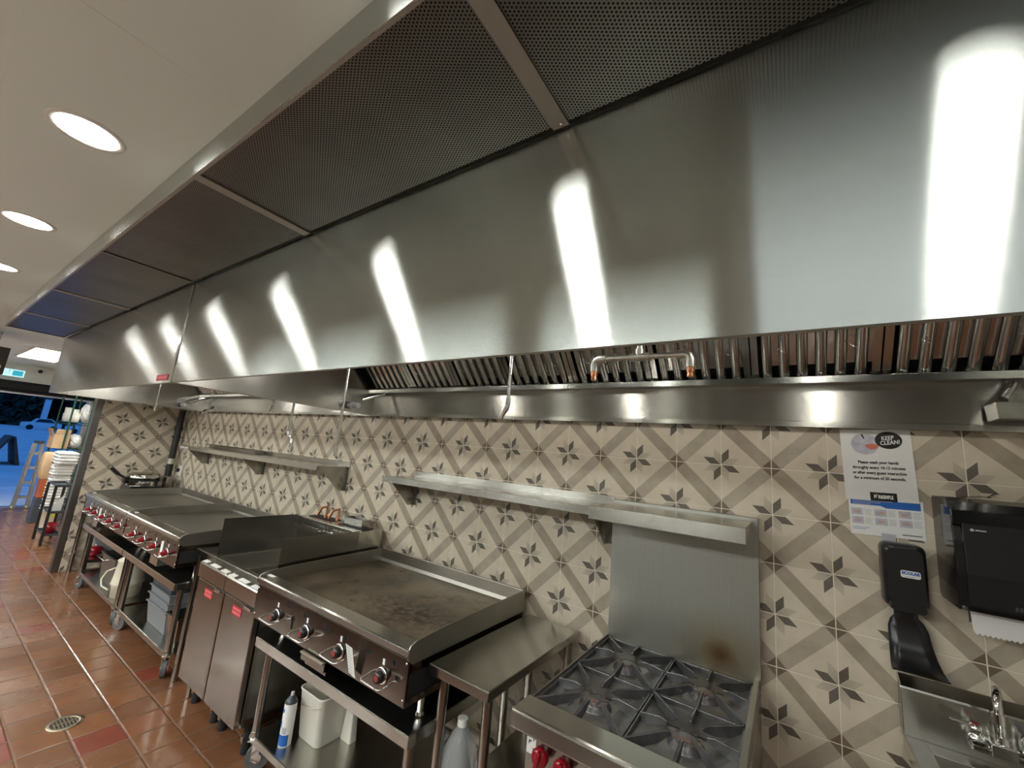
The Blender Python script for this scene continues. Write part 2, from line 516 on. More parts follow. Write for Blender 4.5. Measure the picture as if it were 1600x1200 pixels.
    def tray(s, x0, x1, y0, y1, z0, z1, t=0.004, flare=0.0, rim=0.0):
        """open container with thickness: floor and four walls, optional rim"""
        o = [(x0 - flare, y0 - flare), (x1 + flare, y0 - flare), (x1 + flare, y1 + flare), (x0 - flare, y1 + flare)]
        b = [(x0, y0), (x1, y0), (x1, y1), (x0, y1)]
        i_ = [(x0 - flare + t, y0 - flare + t), (x1 + flare - t, y0 - flare + t), (x1 + flare - t, y1 + flare - t), (x0 - flare + t, y1 + flare - t)]
        ib = [(x0 + t, y0 + t), (x1 - t, y0 + t), (x1 - t, y1 - t), (x0 + t, y1 - t)]
        vs = [(*p, z0) for p in b] + [(*p, z1) for p in o] + [(*p, z1) for p in i_] + [(*p, z0 + t) for p in ib]
        fs = [(3, 2, 1, 0)] + [(k, (k + 1) % 4, 4 + (k + 1) % 4, 4 + k) for k in range(4)]
        fs += [(4 + k, 4 + (k + 1) % 4, 8 + (k + 1) % 4, 8 + k) for k in range(4)]
        fs += [(8 + k, 8 + (k + 1) % 4, 12 + (k + 1) % 4, 12 + k) for k in range(4)] + [(12, 13, 14, 15)]
        s.add(vs, fs)
        if rim > 0:
            a, c_, d, e = x0 - flare, x1 + flare, y0 - flare, y1 + flare
            s.box(a - rim, a + t, d - rim, e + rim, z1 - 0.004, z1 + 0.002)
            s.box(c_ - t, c_ + rim, d - rim, e + rim, z1 - 0.004, z1 + 0.002)
            s.box(a, c_, d - rim, d + t, z1 - 0.0038, z1 + 0.0022)
            s.box(a, c_, e - t, e + rim, z1 - 0.0038, z1 + 0.0022)
        return s
    def build(s, name, mat, parent=None, bevel=0.0, seg=2):
        off = Vector((0, 0, 0))
        q = parent
        while q is not None:
            off += q.location; q = q.parent
        me = bpy.data.meshes.new(name)
        base = off
        top = parent is None
        me.from_pydata([tuple(Vector(v) - base) for v in s.v], [], s.f)
        mats = mat if isinstance(mat, (list, tuple)) else [mat]
        for mm in mats:
            me.materials.append(MT[mm] if isinstance(mm, str) else mm)
        me.polygons.foreach_set('use_smooth', s.sm)
        me.polygons.foreach_set('material_index', s.mi)
        me.update()
        o = bpy.data.objects.new(name, me)
        COL.objects.link(o)
        if parent is not None:
            o.parent = parent
        if bevel > 0:
            md = o.modifiers.new('bevel', 'BEVEL')
            md.width = bevel; md.segments = seg; md.limit_method = 'ANGLE'; md.angle_limit = math.radians(50)
        return o

def tag(o, label=None, cat=None, group=None, kind=None):
    if label: o['label'] = label
    if cat: o['category'] = cat
    if group: o['group'] = group
    if kind: o['kind'] = kind
    return o

def thing(name, loc, label, cat, group=None):
    o = bpy.data.objects.new(name, None)
    o.empty_display_size = 0.05
    COL.objects.link(o)
    o.location = loc
    return tag(o, label, cat, group)

def struct(name, mb, mat, parent=None, bevel=0.0):
    o = mb.build(name, mat, parent, bevel)
    if parent is None:
        tag(o, kind='structure')
    return o

def kids(o):
    return [c for c in bpy.data.objects if c.parent is o]

def copy_tree(o, parent=None):
    c = o.copy()
    COL.objects.link(c)
    c.parent = parent
    for ch in kids(o):
        copy_tree(ch, c)
    return c

def text_mesh(name, body, size, mat, parent, origin, right, up, align='CENTER', bold=0.0, thick=0.0006, sx=1.0):
    cu = bpy.data.curves.new(name, 'FONT')
    cu.body = body; cu.size = size; cu.align_x = align; cu.align_y = 'CENTER'
    cu.offset = bold; cu.extrude = thick / 2
    cu.resolution_u = 3
    tmp = bpy.data.objects.new('tmp_text', cu)
    COL.objects.link(tmp)
    dg = bpy.context.evaluated_depsgraph_get()
    dg.update()
    me0 = tmp.evaluated_get(dg).to_mesh()
    right = Vector(right).normalized(); up = Vector(up).normalized(); nn = right.cross(up)
    mb = MB()
    mb.add([Vector(origin) + right * v.co.x * sx + up * v.co.y + nn * v.co.z for v in me0.vertices], [tuple(p.vertices) for p in me0.polygons])
    tmp.evaluated_get(dg).to_mesh_clear()
    bpy.data.objects.remove(tmp)
    bpy.data.curves.remove(cu)
    return mb.build(name, mat, parent)

# ================================================================== THE SETTING
FARX = -12.7
mb = MB(); mb.box(FARX - 0.2, 1.6, -7.2, 0.2, -0.1, 0.0)
struct('floor', mb, 'floor')
mb = MB(); mb.box(FARX - 0.2, 1.6, -7.2, 0.2, CEIL, CEIL + 0.1)
for x in (1.0, -1.87, -5.53, -9.19):      # covered joints between the ceiling boards
    mb.box(x - 0.012, x + 0.012, -7.2, -1.80 if x > -6.9 else 0.0, CEIL - 0.0008, CEIL + 0.01)
mb.box(FARX, 1.6, -2.245, -2.215, CEIL - 0.0007, CEIL + 0.01)
struct('ceiling', mb, 'ceiling')
mb = MB(); mb.box(-7.6, 1.6, 0.0, 0.15, 0.0, CEIL)
struct('wall_back', mb, 'wall_tile')
mb = MB(); mb.box(FARX, -7.6, 0.0, 0.15, 0.0, CEIL)
struct('wall_corridor', mb, 'whitewall')
mb = MB(); mb.box(-7.6, -7.5, -0.88, 0.0, 0.0, CEIL)
struct('wall_left', mb, 'side_tile')
mb = MB()
mb.box(-7.605, -7.495, -0.905, -0.88, 0.0, 2.1); mb.box(-7.4965, -7.495, -0.88, -0.845, 0.0, 2.1)
struct('trim_1', mb, 'darkcap')
mb = MB(); mb.box(1.45, 1.6, -7.2, 0.0, 0.0, CEIL)
struct('wall_right', mb, 'whitewall')
mb = MB(); mb.box(FARX, 1.6, -7.2, -7.05, 0.0, CEIL)
struct('wall_front', mb, 'dining')
# unseen white pier behind camera, dark bulkhead left of it, added for hood reflections
mb = MB(); mb.box(-0.72, 1.45, -3.35, -3.2, 0.0, CEIL)
struct('wall_added_pier', mb, 'whitewall')
mb = MB(); mb.box(-9.2, -0.78, -3.5, -3.30, 2.45, CEIL)
struct('trim_2', mb, 'brown')
mb = MB()
mb.box(-9.2, -0.80, -3.45, -2.95, 0.0, 0.86)
struct('trim_3', mb, 'brown')
mb = MB(); mb.box(-9.2, -0.80, -3.5, -2.9, 0.861, 0.90)
struct('trim_4', mb, 'steel', bevel=0.003)
# far wall with the open doorway
OY0, OY1, OZ = -2.2, -0.04, 2.14
mb = MB()
mb.box(FARX - 0.15, FARX, OY1, 0.0, 0.0, CEIL)
mb.box(FARX - 0.15, FARX, -7.05, OY0, 0.0, CEIL)
mb.box(FARX - 0.15, FARX, OY0, OY1, OZ, CEIL)
struct('wall_far', mb, 'whitewall')
mb = MB()
mb.box(FARX - 0.12, FARX + 0.05, OY1 - 0.05, OY1, 0, OZ)
mb.box(FARX - 0.12, FARX + 0.05, OY0, OY0 + 0.05, 0, OZ)
mb.box(FARX - 0.12, FARX + 0.05, OY0, OY1, 0.0, 0.012)
struct('door_1', mb, 'alu')

t = thing('roller_shutter', (FARX + 0.16, -1.85, 2.14), 'long black roller shutter housing above the open doorway at the far end', 'shutter')
mb = MB(); mb.prism([(FARX, 2.14), (FARX + 0.20, 2.14), (FARX + 0.24, 2.19), (FARX + 0.24, 2.30), (FARX + 0.18, 2.34), (FARX, 2.34)], -2.25, -0.03, 'y')
mb.build('housing', 'shutter', t, 0.004)
mb = MB(); mb.box(FARX + 0.02, FARX + 0.06, -2.2, -0.05, 2.105, 2.138)
mb.build('bottom_rail', 'alu', t)

t = thing('exit_sign', (FARX + 0.3, -1.16, 2.43), 'teal and white running man exit sign hung above the far doorway', 'sign')
X = FARX + 0.3
ey0, ey1, ez0, ez1 = -1.33, -1.07, 2.405, 2.535
mb = MB(); mb.box(X - 0.02, X, ey0, ey1, ez0, ez1); mb.build('panel', 'exitwhite', t, 0.002)
mb = MB(); mb.box(X, X + 0.002, ey1 - 0.145, ey1 - 0.018, ez0 + 0.018, ez1 - 0.018); mb.build('door_symbol', 'teal', t)
mb = MB()
cy, cz = ey0 + 0.062, 2.47
def L(a, b, w=0.010):
    mb.bar((X + 0.002, cy + a[0], cz + a[1]), (X + 0.002, cy + b[0], cz + b[1]), 0.003, w, up=(1, 0, 0))
mb.cyl((X, cy + 0.012, cz + 0.041), (X + 0.003, cy + 0.012, cz + 0.041), 0.009, n=12)
L((0.008, 0.03), (-0.004, -0.002), 0.014); L((0.006, 0.026), (0.03, 0.012)); L((0.006, 0.026), (-0.022, 0.022)); L((-0.022, 0.022), (-0.03, 0.004))
L((-0.004, 0), (0.018, -0.014)); L((0.018, -0.014), (0.012, -0.042)); L((-0.004, 0), (-0.014, -0.022)); L((-0.014, -0.022), (-0.04, -0.024))
mb.build('running_man', 'teal', t)
mb = MB(); mb.cyl((X - 0.01, -1.2, ez1), (X - 0.01, -1.2, CEIL), 0.006, n=8); mb.build('hanger', 'white', t)

t = thing('security_camera', (FARX, -0.86, 2.6), 'small black dome camera on the white wall above the far doorway', 'camera')
mb = MB(); mb.cyl((FARX, -0.86, 2.585), (FARX + 0.03, -0.86, 2.585), 0.045, n=18); mb.build('base', 'white', t)
mb = MB(); mb.sphere((FARX + 0.035, -0.86, 2.585), 0.036); mb.build('dome', 'black_gloss', t)

t = thing('hanging_cabinet', (-8.4, -1.86, 2.1), 'dark brown box hung from the ceiling at the left edge', 'box')
mb = MB(); mb.box(-8.6, -8.0, -2.15, -1.64, 2.16, 2.47); mb.build('body', 'brown', t, 0.004)
mb = MB(); mb.cyl((-8.0, -1.70, 2.24), (-7.99, -1.70, 2.24), 0.03, n=16); mb.build('round_badge', 'white', t)
for sy in (-2.05, -1.72):
    mb = MB(); mb.cyl((-8.3, sy, 2.47), (-8.3, sy, CEIL), 0.008, n=8); mb.build('hanger_rod', 'pipe', t)

# ================================================================== CEILING LAMPS
def downlight(x, y, label):
    t = thing('recessed_downlight', (x, y, CEIL), label, 'ceiling lamp', 'recessed round lamps along the hood')
    mb = MB(); mb.lathe((x, y, CEIL - 0.004), [(0.098, 0.005), (0.095, 0.0), (0.080, 0.0), (0.078, 0.004)], 32)
    mb.build('trim_ring', 'whitewall', t)
    mb = MB(); mb.cyl((x, y, CEIL - 0.003), (x, y, CEIL - 0.0005), 0.078, n=32)
    mb.build('lens', 'lamp', t)
words = {0: 'round white recessed downlight on the ceiling above the hand sink end, out of frame',
         1: 'round white recessed downlight on the ceiling beside the camera, out of frame',
         2: 'largest glowing round downlight, nearest in the white ceiling at upper left',
         3: 'second glowing round downlight from the near end of the ceiling row',
         4: 'third glowing round downlight, cut by the left edge of the photo',
         5: 'fourth glowing round downlight, only a sliver at the left edge',
         6: 'farthest round downlight of the row, past the end of the hood'}
for i, x in enumerate((-0.10, -1.26, -2.45, -3.63, -4.80, -5.98, -7.16)):
    downlight(x, LAMP_ROW_Y, words[i])

def troffer(x, y, lx, ly, label, mat='troffer'):
    t = thing('ceiling_light_panel', (x, y, CEIL), label, 'light panel', 'flat square ceiling light panels')
    mb = MB()
    mb.box(x - lx / 2 - 0.03, x + lx / 2 + 0.03, y - ly / 2 - 0.03, y - ly / 2, CEIL - 0.012, CEIL)
    mb.box(x - lx / 2 - 0.03, x + lx / 2 + 0.03, y + ly / 2, y + ly / 2 + 0.03, CEIL - 0.012, CEIL)
    mb.box(x - lx / 2 - 0.03, x - lx / 2, y - ly / 2, y + ly / 2, CEIL - 0.012, CEIL)
    mb.box(x + lx / 2, x + lx / 2 + 0.03, y - ly / 2, y + ly / 2, CEIL - 0.012, CEIL)
    mb.build('frame', 'whitewall', t)
    mb = MB(); mb.box(x - lx / 2, x + lx / 2, y - ly / 2, y + ly / 2, CEIL - 0.008, CEIL - 0.001)
    mb.build('diffuser', mat, t)
troffer(-0.03, -2.83, 1.22, 0.50, 'cool white light panel in the kitchen ceiling over the camera, out of frame', 'troffer_dim')
troffer(-10.1, -1.13, 1.8, 0.42, 'bright rectangular light panel in the ceiling past the hood, near the doorway')
for k, (x, w) in enumerate(((0.4, 'pier'), (-2.0, 'counter'), (-4.4, 'counter'), (-6.8, 'counter'), (-9.2, 'counter'))):  # unseen panels added as fill light to brighten the tiled wall
    troffer(x, -4.6, 1.8, 0.9, 'added fill light panel in the unseen dining room ceiling behind the ' + w + ', out of frame')

# ================================================================== EXHAUST HOODS
HY = -1.385; HZ0 = 1.98; HZ1 = 2.575
def hood(xa, xb, label, name='exhaust_hood'):
    t = thing(name, ((xa + xb) / 2, -0.7, HZ1), label, 'hood', 'stainless exhaust hoods over the cooking line')
    mb = MB()      # front: vertical face with a returned lip at the bottom
    mb.box(xa, xb, HY, HY + 0.004, HZ0, HZ1)
    mb.build('front_panel', 'hood', t)
    mb = MB()
    mb.box(xa + 0.002, xb - 0.002, HY + 0.004, HY + 0.016, HZ0, HZ0 + 0.003)
    mb.build('bottom_lip', 'strip', t)
    for x in (xa, xb - 0.004):
        mb = MB(); mb.prism([(HY + 0.004, HZ0), (-0.002, HZ0), (-0.002, HZ1), (HY + 0.004, HZ1)], x, x + 0.004, 'x')
        s = 1 if x == xa else -1
        x0 = x + 0.004 if s > 0 else x - 0.02
        mb.box(x0, x0 + 0.02, HY + 0.02, -0.034, HZ0, HZ0 + 0.003)
        mb.build('end_panel', 'hood_plain', t)
    mb = MB(); mb.box(xa, xb, HY + 0.004, -0.002, HZ1 - 0.003, HZ1); mb.build('top_panel', 'hood_plain', t)
    mb = MB()
    mb.box(xa + 0.005, xb - 0.005, -0.016, -0.004, HZ0, 2.18)      # upright back band under the filters
    mb.build('back_panel', 'hood_plain', t)
    mb = MB(); mb.box(xa + 0.005, xb - 0.005, -0.032, -0.003, HZ0 - 0.004, HZ0 + 0.018); mb.build('wall_flange', 'steel', t)
    # filter rack: slopes up and toward the room from the back band
    p0 = Vector((0, -0.045, 2.175)); p1 = Vector((0, -0.40, 2.555))
    d = (p1 - p0); Lr = d.length; d.normalize(); nrm = Vector((0, -d.z, d.y)) ; nrm = Vector((0, -d.z, d.y))
    if nrm.z > 0: nrm = -nrm
    mb = MB()
    mb.box(xa + 0.005, xb - 0.005, -0.075, -0.016, 2.160, 2.166); mb.box(xa + 0.005, xb - 0.005, -0.078, -0.074, 2.160, 2.186)
    mb.box(xa + 0.005, xb - 0.005, -0.46, -0.40, 2.545, 2.55)
    mb.build('filter_track', 'filter', t)
    n = int((xb - xa) / 0.446); pit = 0.446
    start = -0.663 - pit * math.floor((-0.663 - xa) / pit) if xa < -0.663 < xb else xa + 0.03
    while start - xa > pit: start -= pit
    k = 0
    x = start if start > xa + 0.001 else start + 0.0
    mbb = MB(); mbb.obox(Vector(((xa + xb) / 2, 0, 0)) + p0 + d * Lr / 2 - nrm * 0.065, (1, 0, 0), d, nrm, (xb - xa) / 2 - 0.006, Lr / 2, 0.003)
    mbb.build('filter_plenum_back', 'black_matte', t)
    while x < xb - 0.1:
        w = min(pit - 0.006, xb - x - 0.012)
        mb = MB()
        c = Vector((x + w / 2, 0, 0)) + p0 + d * Lr / 2
        for sx in (x + 0.013, x + w - 0.013):
            mb.obox(Vector((sx, 0, 0)) + p0 + d * Lr / 2 - nrm * 0.02, (1, 0, 0), d, nrm, 0.013, Lr / 2, 0.020)
        for e in (0.010, Lr - 0.010):
            mb.obox(Vector((x + w / 2, 0, 0)) + p0 + d * e - nrm * 0.022, (1, 0, 0), d, nrm, w / 2 - 0.027, 0.010, 0.018)
        nb = 6
        bw = (w - 0.052) / nb
        for j in range(nb):
            cx = x + 0.026 + bw * (j + 0.5)
            # raised C baffle with rolled edges, gap between
            q = [(-bw * 0.31, -0.030)] + [(-bw * 0.31 * math.cos(math.pi * a_ / 8), -0.012 + 0.013 * math.sin(math.pi * a_ / 8)) for a_ in range(9)] + [(bw * 0.31, -0.030)]
            vs = []
            for e in (0.022, Lr - 0.022):
                vs += [Vector((cx + a, 0, 0)) + p0 + d * e + nrm * b for a, b in q]
            m_ = len(q)
            mb.add(vs, [(i, i + 1, m_ + i + 1, m_ + i) for i in range(m_ - 1)], True)
            q2 = bw * 0.36
            mb.obox(Vector((cx + bw * 0.5, 0, 0)) + p0 + d * (Lr / 2 + 0.02) - nrm * 0.034, (1, 0, 0), d, nrm, bw * 0.32, Lr / 2 - 0.045, 0.003)
        f = mb.build('baffle_filter', 'filter', t)
        for sx in (x + 0.10, x + w - 0.10):
            mb = MB()
            hp = Vector((sx, 0, 0)) + p0 + d * 0.17 + nrm * 0.002
            mb.tube([hp, hp + nrm * 0.012 + Vector((0.004, 0, 0)), hp + nrm * 0.014 + Vector((0.022, 0, -0.012)), hp + Vector((0.03, 0, -0.02))], 0.0016, 6)
            mb.build('lift_handle', 'chrome', f)
        x += pit; k += 1
    return t
def hood_light(x, label):
    t = thing('hood_light', (x, -0.80, HZ1), label, 'hood lamp', 'jar lamps inside the hoods')
    mb = MB(); mb.cyl((x, -0.80, HZ1 - 0.045), (x, -0.80, HZ1 - 0.0035), 0.055, 0.06, n=20); mb.build('socket_base', 'pipe', t)
    mb = MB(); mb.lathe((x, -0.80, HZ1 - 0.045), [(0.046, 0), (0.048, -0.05), (0.040, -0.10), (0.020, -0.125), (0, -0.128)], 20); mb.build('glass_jar', 'hoodlamp', t)
for k_, x_ in enumerate((-0.35, -1.5, -2.65)):
    hood_light(x_, 'jar lamp up inside the near hood above the ' + ('sink side of the range', 'narrow work table', 'near griddle left part')[k_])
for k_, x_ in enumerate((-4.1, -5.2, -6.3)):
    hood_light(x_, 'jar lamp up inside the far hood above the ' + ('filler counter', 'middle griddle', 'farthest griddle')[k_])
h1 = hood(-3.42, 0.24, 'long stainless exhaust hood over the range, griddle and fryers, nearest the camera')
h2 = hood(-6.95, -3.425, 'far stainless exhaust hood with a small red badge low on its front')
mb = MB(); mb.box(-3.434, -3.408, HY - 0.004, HY - 0.0005, HZ0, HZ1); mb.build('seam_cover', 'chrome', h2)
mb = MB(); mb.box(-3.66, -3.475, HY - 0.0025, HY - 0.0004, HZ0 + 0.016, HZ0 + 0.05); lb = mb.build('red_badge', 'redlabel', h2)
mb = MB()
for q in range(7): mb.box(-3.65 + q * 0.024, -3.636 + q * 0.024, HY - 0.0032, HY - 0.0026, HZ0 + 0.024, HZ0 + 0.042)
mb.build('badge_print', 'pinklabel', lb)

# supply air plenum in front of the hoods, perforated underneath
PYO = -1.80
def plenum(xa, xb, joints, label):
    t = thing('supply_air_plenum', ((xa + xb) / 2, -1.6, CEIL), label, 'air plenum', 'perforated supply air plenums in front of the hoods')
    mb = MB()
    mb.box(xa, xb, PYO, PYO + 0.003, HZ1 - 0.002, CEIL)
    mb.build('front_face', 'hood', t)
    mb = MB(); mb.box(xa, xb, PYO + 0.003, PYO + 0.012, HZ1 - 0.001, HZ1 + 0.0035); mb.build('bottom_return', 'strip', t)
    mb = MB(); mb.box(xa - 0.003, xa, PYO, HY - 0.006, HZ1 - 0.002, CEIL); mb.box(xb, xb + 0.003, PYO, HY - 0.006, HZ1 - 0.002, CEIL); mb.build('end_face', 'hood_plain', t)
    mb = MB(); mb.box(xa, xb, HY - 0.016, HY - 0.006, HZ1 + 0.003, HZ1 + 0.02); mb.build('rear_angle', 'black_matte', t)
    ed = [xa] + joints + [xb]
    for a, b in zip(ed[:-1], ed[1:]):
        mb = MB(); mb.box(a + 0.004, b - 0.004, PYO + 0.011, HY - 0.012, HZ1 + 0.004, HZ1 + 0.007); mb.build('perforated_panel', 'perf', t)
    for j in joints:
        mb = MB(); mb.box(j - 0.022, j + 0.022, PYO + 0.011, HY - 0.010, HZ1 - 0.001, HZ1 + 0.003)
        f = mb.build('joint_strip', 'strip', t)
        mb = MB(); mb.cyl((j + 0.005, HY - 0.022, HZ1 - 0.003), (j + 0.005, HY - 0.022, HZ1 + 0.001), 0.003, n=8); mb.build('rivet', 'chrome', f)
    return t
plenum(-3.40, 0.24, [-2.19, -1.0], 'near supply air plenum with perforated steel underside, above the near hood face')
plenum(-6.93, -3.406, [-5.85, -4.63], 'far supply air plenum with dark perforated underside, running to the hood end')

# ================================================================== THINGS HANGING UNDER THE HOODS
def nozzle_drop(x, y, ztop, zbot, kind, label):
    t = thing('fire_suppression_drop', (x, y, ztop), label, 'nozzle pipe', 'fire suppression drops under the hoods')
    mb = MB(); mb.cyl((x, y, ztop), (x, y, zbot), 0.0085, n=10); mb.build('pipe', 'chrome', t)
    mb = MB()
    if kind == 'down':
        mb.cyl((x, y, zbot + 0.002), (x, y, zbot - 0.028), 0.013, n=10)
        mb.cyl((x, y, zbot - 0.028), (x, y, zbot - 0.055), 0.009, 0.011, n=10)
        mb.build('nozzle', 'chrome', t)
    elif kind == 'offset':
        mb.tube([(x, y, zbot + 0.005), (x, y, zbot - 0.02), (x + 0.015, y, zbot - 0.035), (x + 0.05, y, zbot - 0.04), (x + 0.065, y, zbot - 0.055), (x + 0.065, y, zbot - 0.08)], 0.012, 10)
        mb.build('elbow', 'pipe', t)
        mb = MB(); mb.cyl((x + 0.065, y, zbot - 0.08), (x + 0.065, y, zbot - 0.115), 0.011, 0.013, n=10); mb.cyl((x + 0.065, y, zbot - 0.115), (x + 0.065, y, zbot - 0.15), 0.008, n=10)
        mb.build('nozzle', 'chrome', t)
    elif kind == 'angled':
        mb.tube([(x, y, zbot + 0.004), (x, y, zbot - 0.03)], 0.013, 10)
        mb.build('coupling', 'chrome', t)
        mb = MB(); mb.tube([(x, y, zbot - 0.028), (x - 0.004, y, zbot - 0.05), (x - 0.022, y, zbot - 0.075), (x - 0.03, y, zbot - 0.10)], [0.012, 0.012, 0.010, 0.008], 10)
        mb.build('nozzle', 'chrome', t)
    return t
nozzle_drop(-1.64, -0.60, 2.57, 2.01, 'angled', 'chrome drop pipe with angled nozzle in front of the filters left of the tee pipe')
nozzle_drop(-2.95, -0.60, 2.57, 1.70, 'down', 'longest chrome drop pipe, reaching down past the hood edge over the fryers')
nozzle_drop(-3.60, -0.58, 2.57, 1.78, 'offset', 'chrome drop pipe with offset elbow and nozzle above the shelf right half')
nozzle_drop(-3.98, -0.55, 2.57, 2.03, 'angled', 'short nozzle just showing below the middle end panel of the hoods')
nozzle_drop(-5.05, -0.60, 2.57, 1.99, 'angled', 'thin drop pipe under the far hood with a side arm at its foot')
nozzle_drop(-6.55, -0.60, 2.57, 1.96, 'down', 'farthest drop pipe, in front of the tiled side wall')
t = thing('branch_pipe', (-5.05, -0.60, 1.97), 'black branch pipe running sideways under the far hood to a nozzle', 'pipe')
mb = MB(); mb.tube([(-5.06, -0.57, 1.955), (-5.25, -0.54, 1.94), (-5.40, -0.52, 1.93)], 0.012, 10); mb.build('arm', 'blackpipe', t)
mb = MB(); mb.cyl((-5.40, -0.52, 1.935), (-5.42, -0.52, 1.87), 0.013, 0.010, n=10); mb.build('nozzle', 'chrome', t)

t = thing('tee_pipe', (-0.98, -0.70, 2.15), 'galvanised tee pipe with two copper tipped nozzles in front of the filters', 'pipe')
TY, TZ = -0.70, 2.145
mb = MB(); mb.cyl((-0.99, TY, 2.57), (-0.99, TY, TZ), 0.011, n=12); mb.build('drop', 'pipe', t)
mb = MB(); mb.cyl((-1.145, TY, TZ), (-0.835, TY, TZ), 0.0105, n=12)
mb.cyl((-1.025, TY, TZ), (-0.955, TY, TZ), 0.016, n=12); mb.cyl((-0.99, TY, TZ), (-0.99, TY, TZ + 0.03), 0.016, n=12)
mb.build('crossbar', 'pipe', t)
for x, s in ((-1.15, -1), (-0.83, 1)):
    mb = MB(); mb.tube([(x - s * 0.03, TY, TZ), (x, TY, TZ), (x + s * 0.012, TY, TZ - 0.006), (x + s * 0.018, TY, TZ - 0.02), (x + s * 0.018, TY, TZ - 0.048)], 0.0155, 12)
    mb.build('elbow', 'pipe', t)
    mb = MB(); mb.cyl((x + s * 0.018, TY, TZ - 0.048), (x + s * 0.018, TY, TZ - 0.066), 0.0125, n=12); mb.cyl((x + s * 0.018, TY, TZ - 0.066), (x + s * 0.018, TY, TZ - 0.082), 0.010, 0.012, n=12)
    mb.build('nozzle_tip', 'copper', t)

for x, nm, lab in ((-3.40, 'near', 'pale conduit stub through the end panel of the near hood'), (-6.93, 'far', 'pale conduit stub through the left end panel of the far hood')):
    t = thing('conduit_fitting', (x, -0.24, 2.03), lab, 'conduit')
    mb = MB(); mb.cyl((x - 0.02 if nm == 'near' else x - 0.01, -0.24, 2.03), (x + 0.10, -0.24, 2.03), 0.022, n=14); mb.build('tube', 'lgrey', t)
    mb = MB(); mb.cyl((x + 0.012, -0.24, 2.03), (x + 0.034, -0.24, 2.03), 0.030, n=6); mb.build('lock_nut', 'lgrey', t)
    t = thing('spray_drain_tube', (x + 0.05, -0.10, 2.15), 'short chrome drain spout in the left corner of the ' + nm + ' hood', 'tube')
    mb = MB(); mb.tube([(x + 0.16, -0.06, 2.15), (x + 0.13, -0.11, 2.13), (x + 0.07, -0.19, 2.085)], 0.012, 10); mb.build('spout', 'chrome', t)

t = thing('grease_cup', (0.10, -0.09, 2.06), 'stainless grease cup with drain spout at the hood right corner', 'grease cup')
mb = MB(); mb.tube([(0.13, -0.05, 2.15), (0.115, -0.06, 2.12), (0.09, -0.08, 2.085)], 0.013, 12); mb.build('spout', 'chrome', t)
mb = MB(); mb.tray(0.06, 0.16, -0.13, -0.035, 2.01, 2.065, 0.003, 0.004); mb.build('cup', 'steel', t)

# ================================================================== WALL SHELVES
def wall_shelf(xa, xb, z, brackets, label, yf=-0.30):
    t = thing('wall_shelf', ((xa + xb) / 2, -0.15, z), label, 'shelf', 'stainless shelves on the tiled wall')
    mb = MB()
    mb.box(xa, xb, yf, -0.002, z - 0.003, z)
    mb.build('shelf_board', 'steel', t, 0.001)
    mb = MB(); mb.box(xa, xb, yf - 0.003, yf, z - 0.038, z + 0.001); mb.box(xa, xb, yf, yf + 0.012, z - 0.038, z - 0.034); mb.build('front_lip', 'steel', t, 0.001)
    mb = MB(); mb.box(xa, xb, -0.006, -0.001, z, z + 0.04); mb.build('rear_upstand', 'steel', t)
    for b in brackets:
        mb = MB()
        mb.prism([(yf + 0.03, z - 0.004), (-0.002, z - 0.004), (-0.002, z - 0.20), (-0.06, z - 0.20)], b - 0.0015, b + 0.0015, 'x')
        mb.box(b - 0.001, b + 0.022, -0.004, -0.002, z - 0.2, z - 0.004)
        mb.build('bracket', 'hood_plain', t)
    return t
wall_shelf(-2.83, -1.31, 1.54, (-2.81, -1.335), 'stainless wall shelf above the near griddle, left of the range riser')
wall_shelf(-6.50, -3.62, 1.54, (-6.44, -5.06, -3.65), 'long stainless wall shelf above the fryers and the two far griddles')
t = thing('shelf_tray', (-5.6, -0.1, 1.545), 'low dark steel tray lying at the back of the far wall shelf', 'tray')
mb = MB(); mb.tray(-6.1, -5.1, -0.10, -0.012, 1.541, 1.575, 0.003); mb.build('tray', 'hood_plain', t)
for k in range(4):
    x = -6.46 + 0.06 * k
    c = MB(); c.box(x, x + 0.035, -0.3045, -0.3032, 1.51, 1.533)
    tag(c.build('price_tag', 'paper'), 'tiny white tag on the far end of the long shelf lip', 'tag', 'white tags on the far shelf lip')

# ================================================================== POSTERS
def quad_board(tl, tr, br, bl, y, t, name, mat, parent):
    mb = MB()
    vs = [(p[0], y, p[1]) for p in (tl, tr, br, bl)] + [(p[0], y + t, p[1]) for p in (tl, tr, br, bl)]
    mb.add(vs, [(0, 3, 2, 1), (4, 5, 6, 7), (0, 1, 5, 4), (1, 2, 6, 5), (2, 3, 7, 6), (3, 0, 4, 7)])
    return mb.build(name, mat, parent)
PA = math.radians(1.8)
PR = Vector((math.cos(PA), 0, math.sin(PA))); PU = Vector((-math.sin(PA), 0, math.cos(PA)))
PO = Vector((-0.355, -0.0035, 1.971))        # top left of the sheet
def pp(u, v, dy=0.0):
    return PO + PR * u - PU * v + Vector((0, dy, 0))
t = thing('hand_washing_poster', tuple(pp(0.107, 0.14)), 'white KEEP CLEAN hand washing poster with black oval on the tiled wall', 'poster')
a, b, c, d = pp(0, 0), pp(0.2155, 0), pp(0.2155, 0.2790), pp(0, 0.2790)
quad_board((a.x, a.z), (b.x, b.z), (c.x, c.z), (d.x, d.z), -0.0035, 0.0008, 'sheet', 'paper', t)
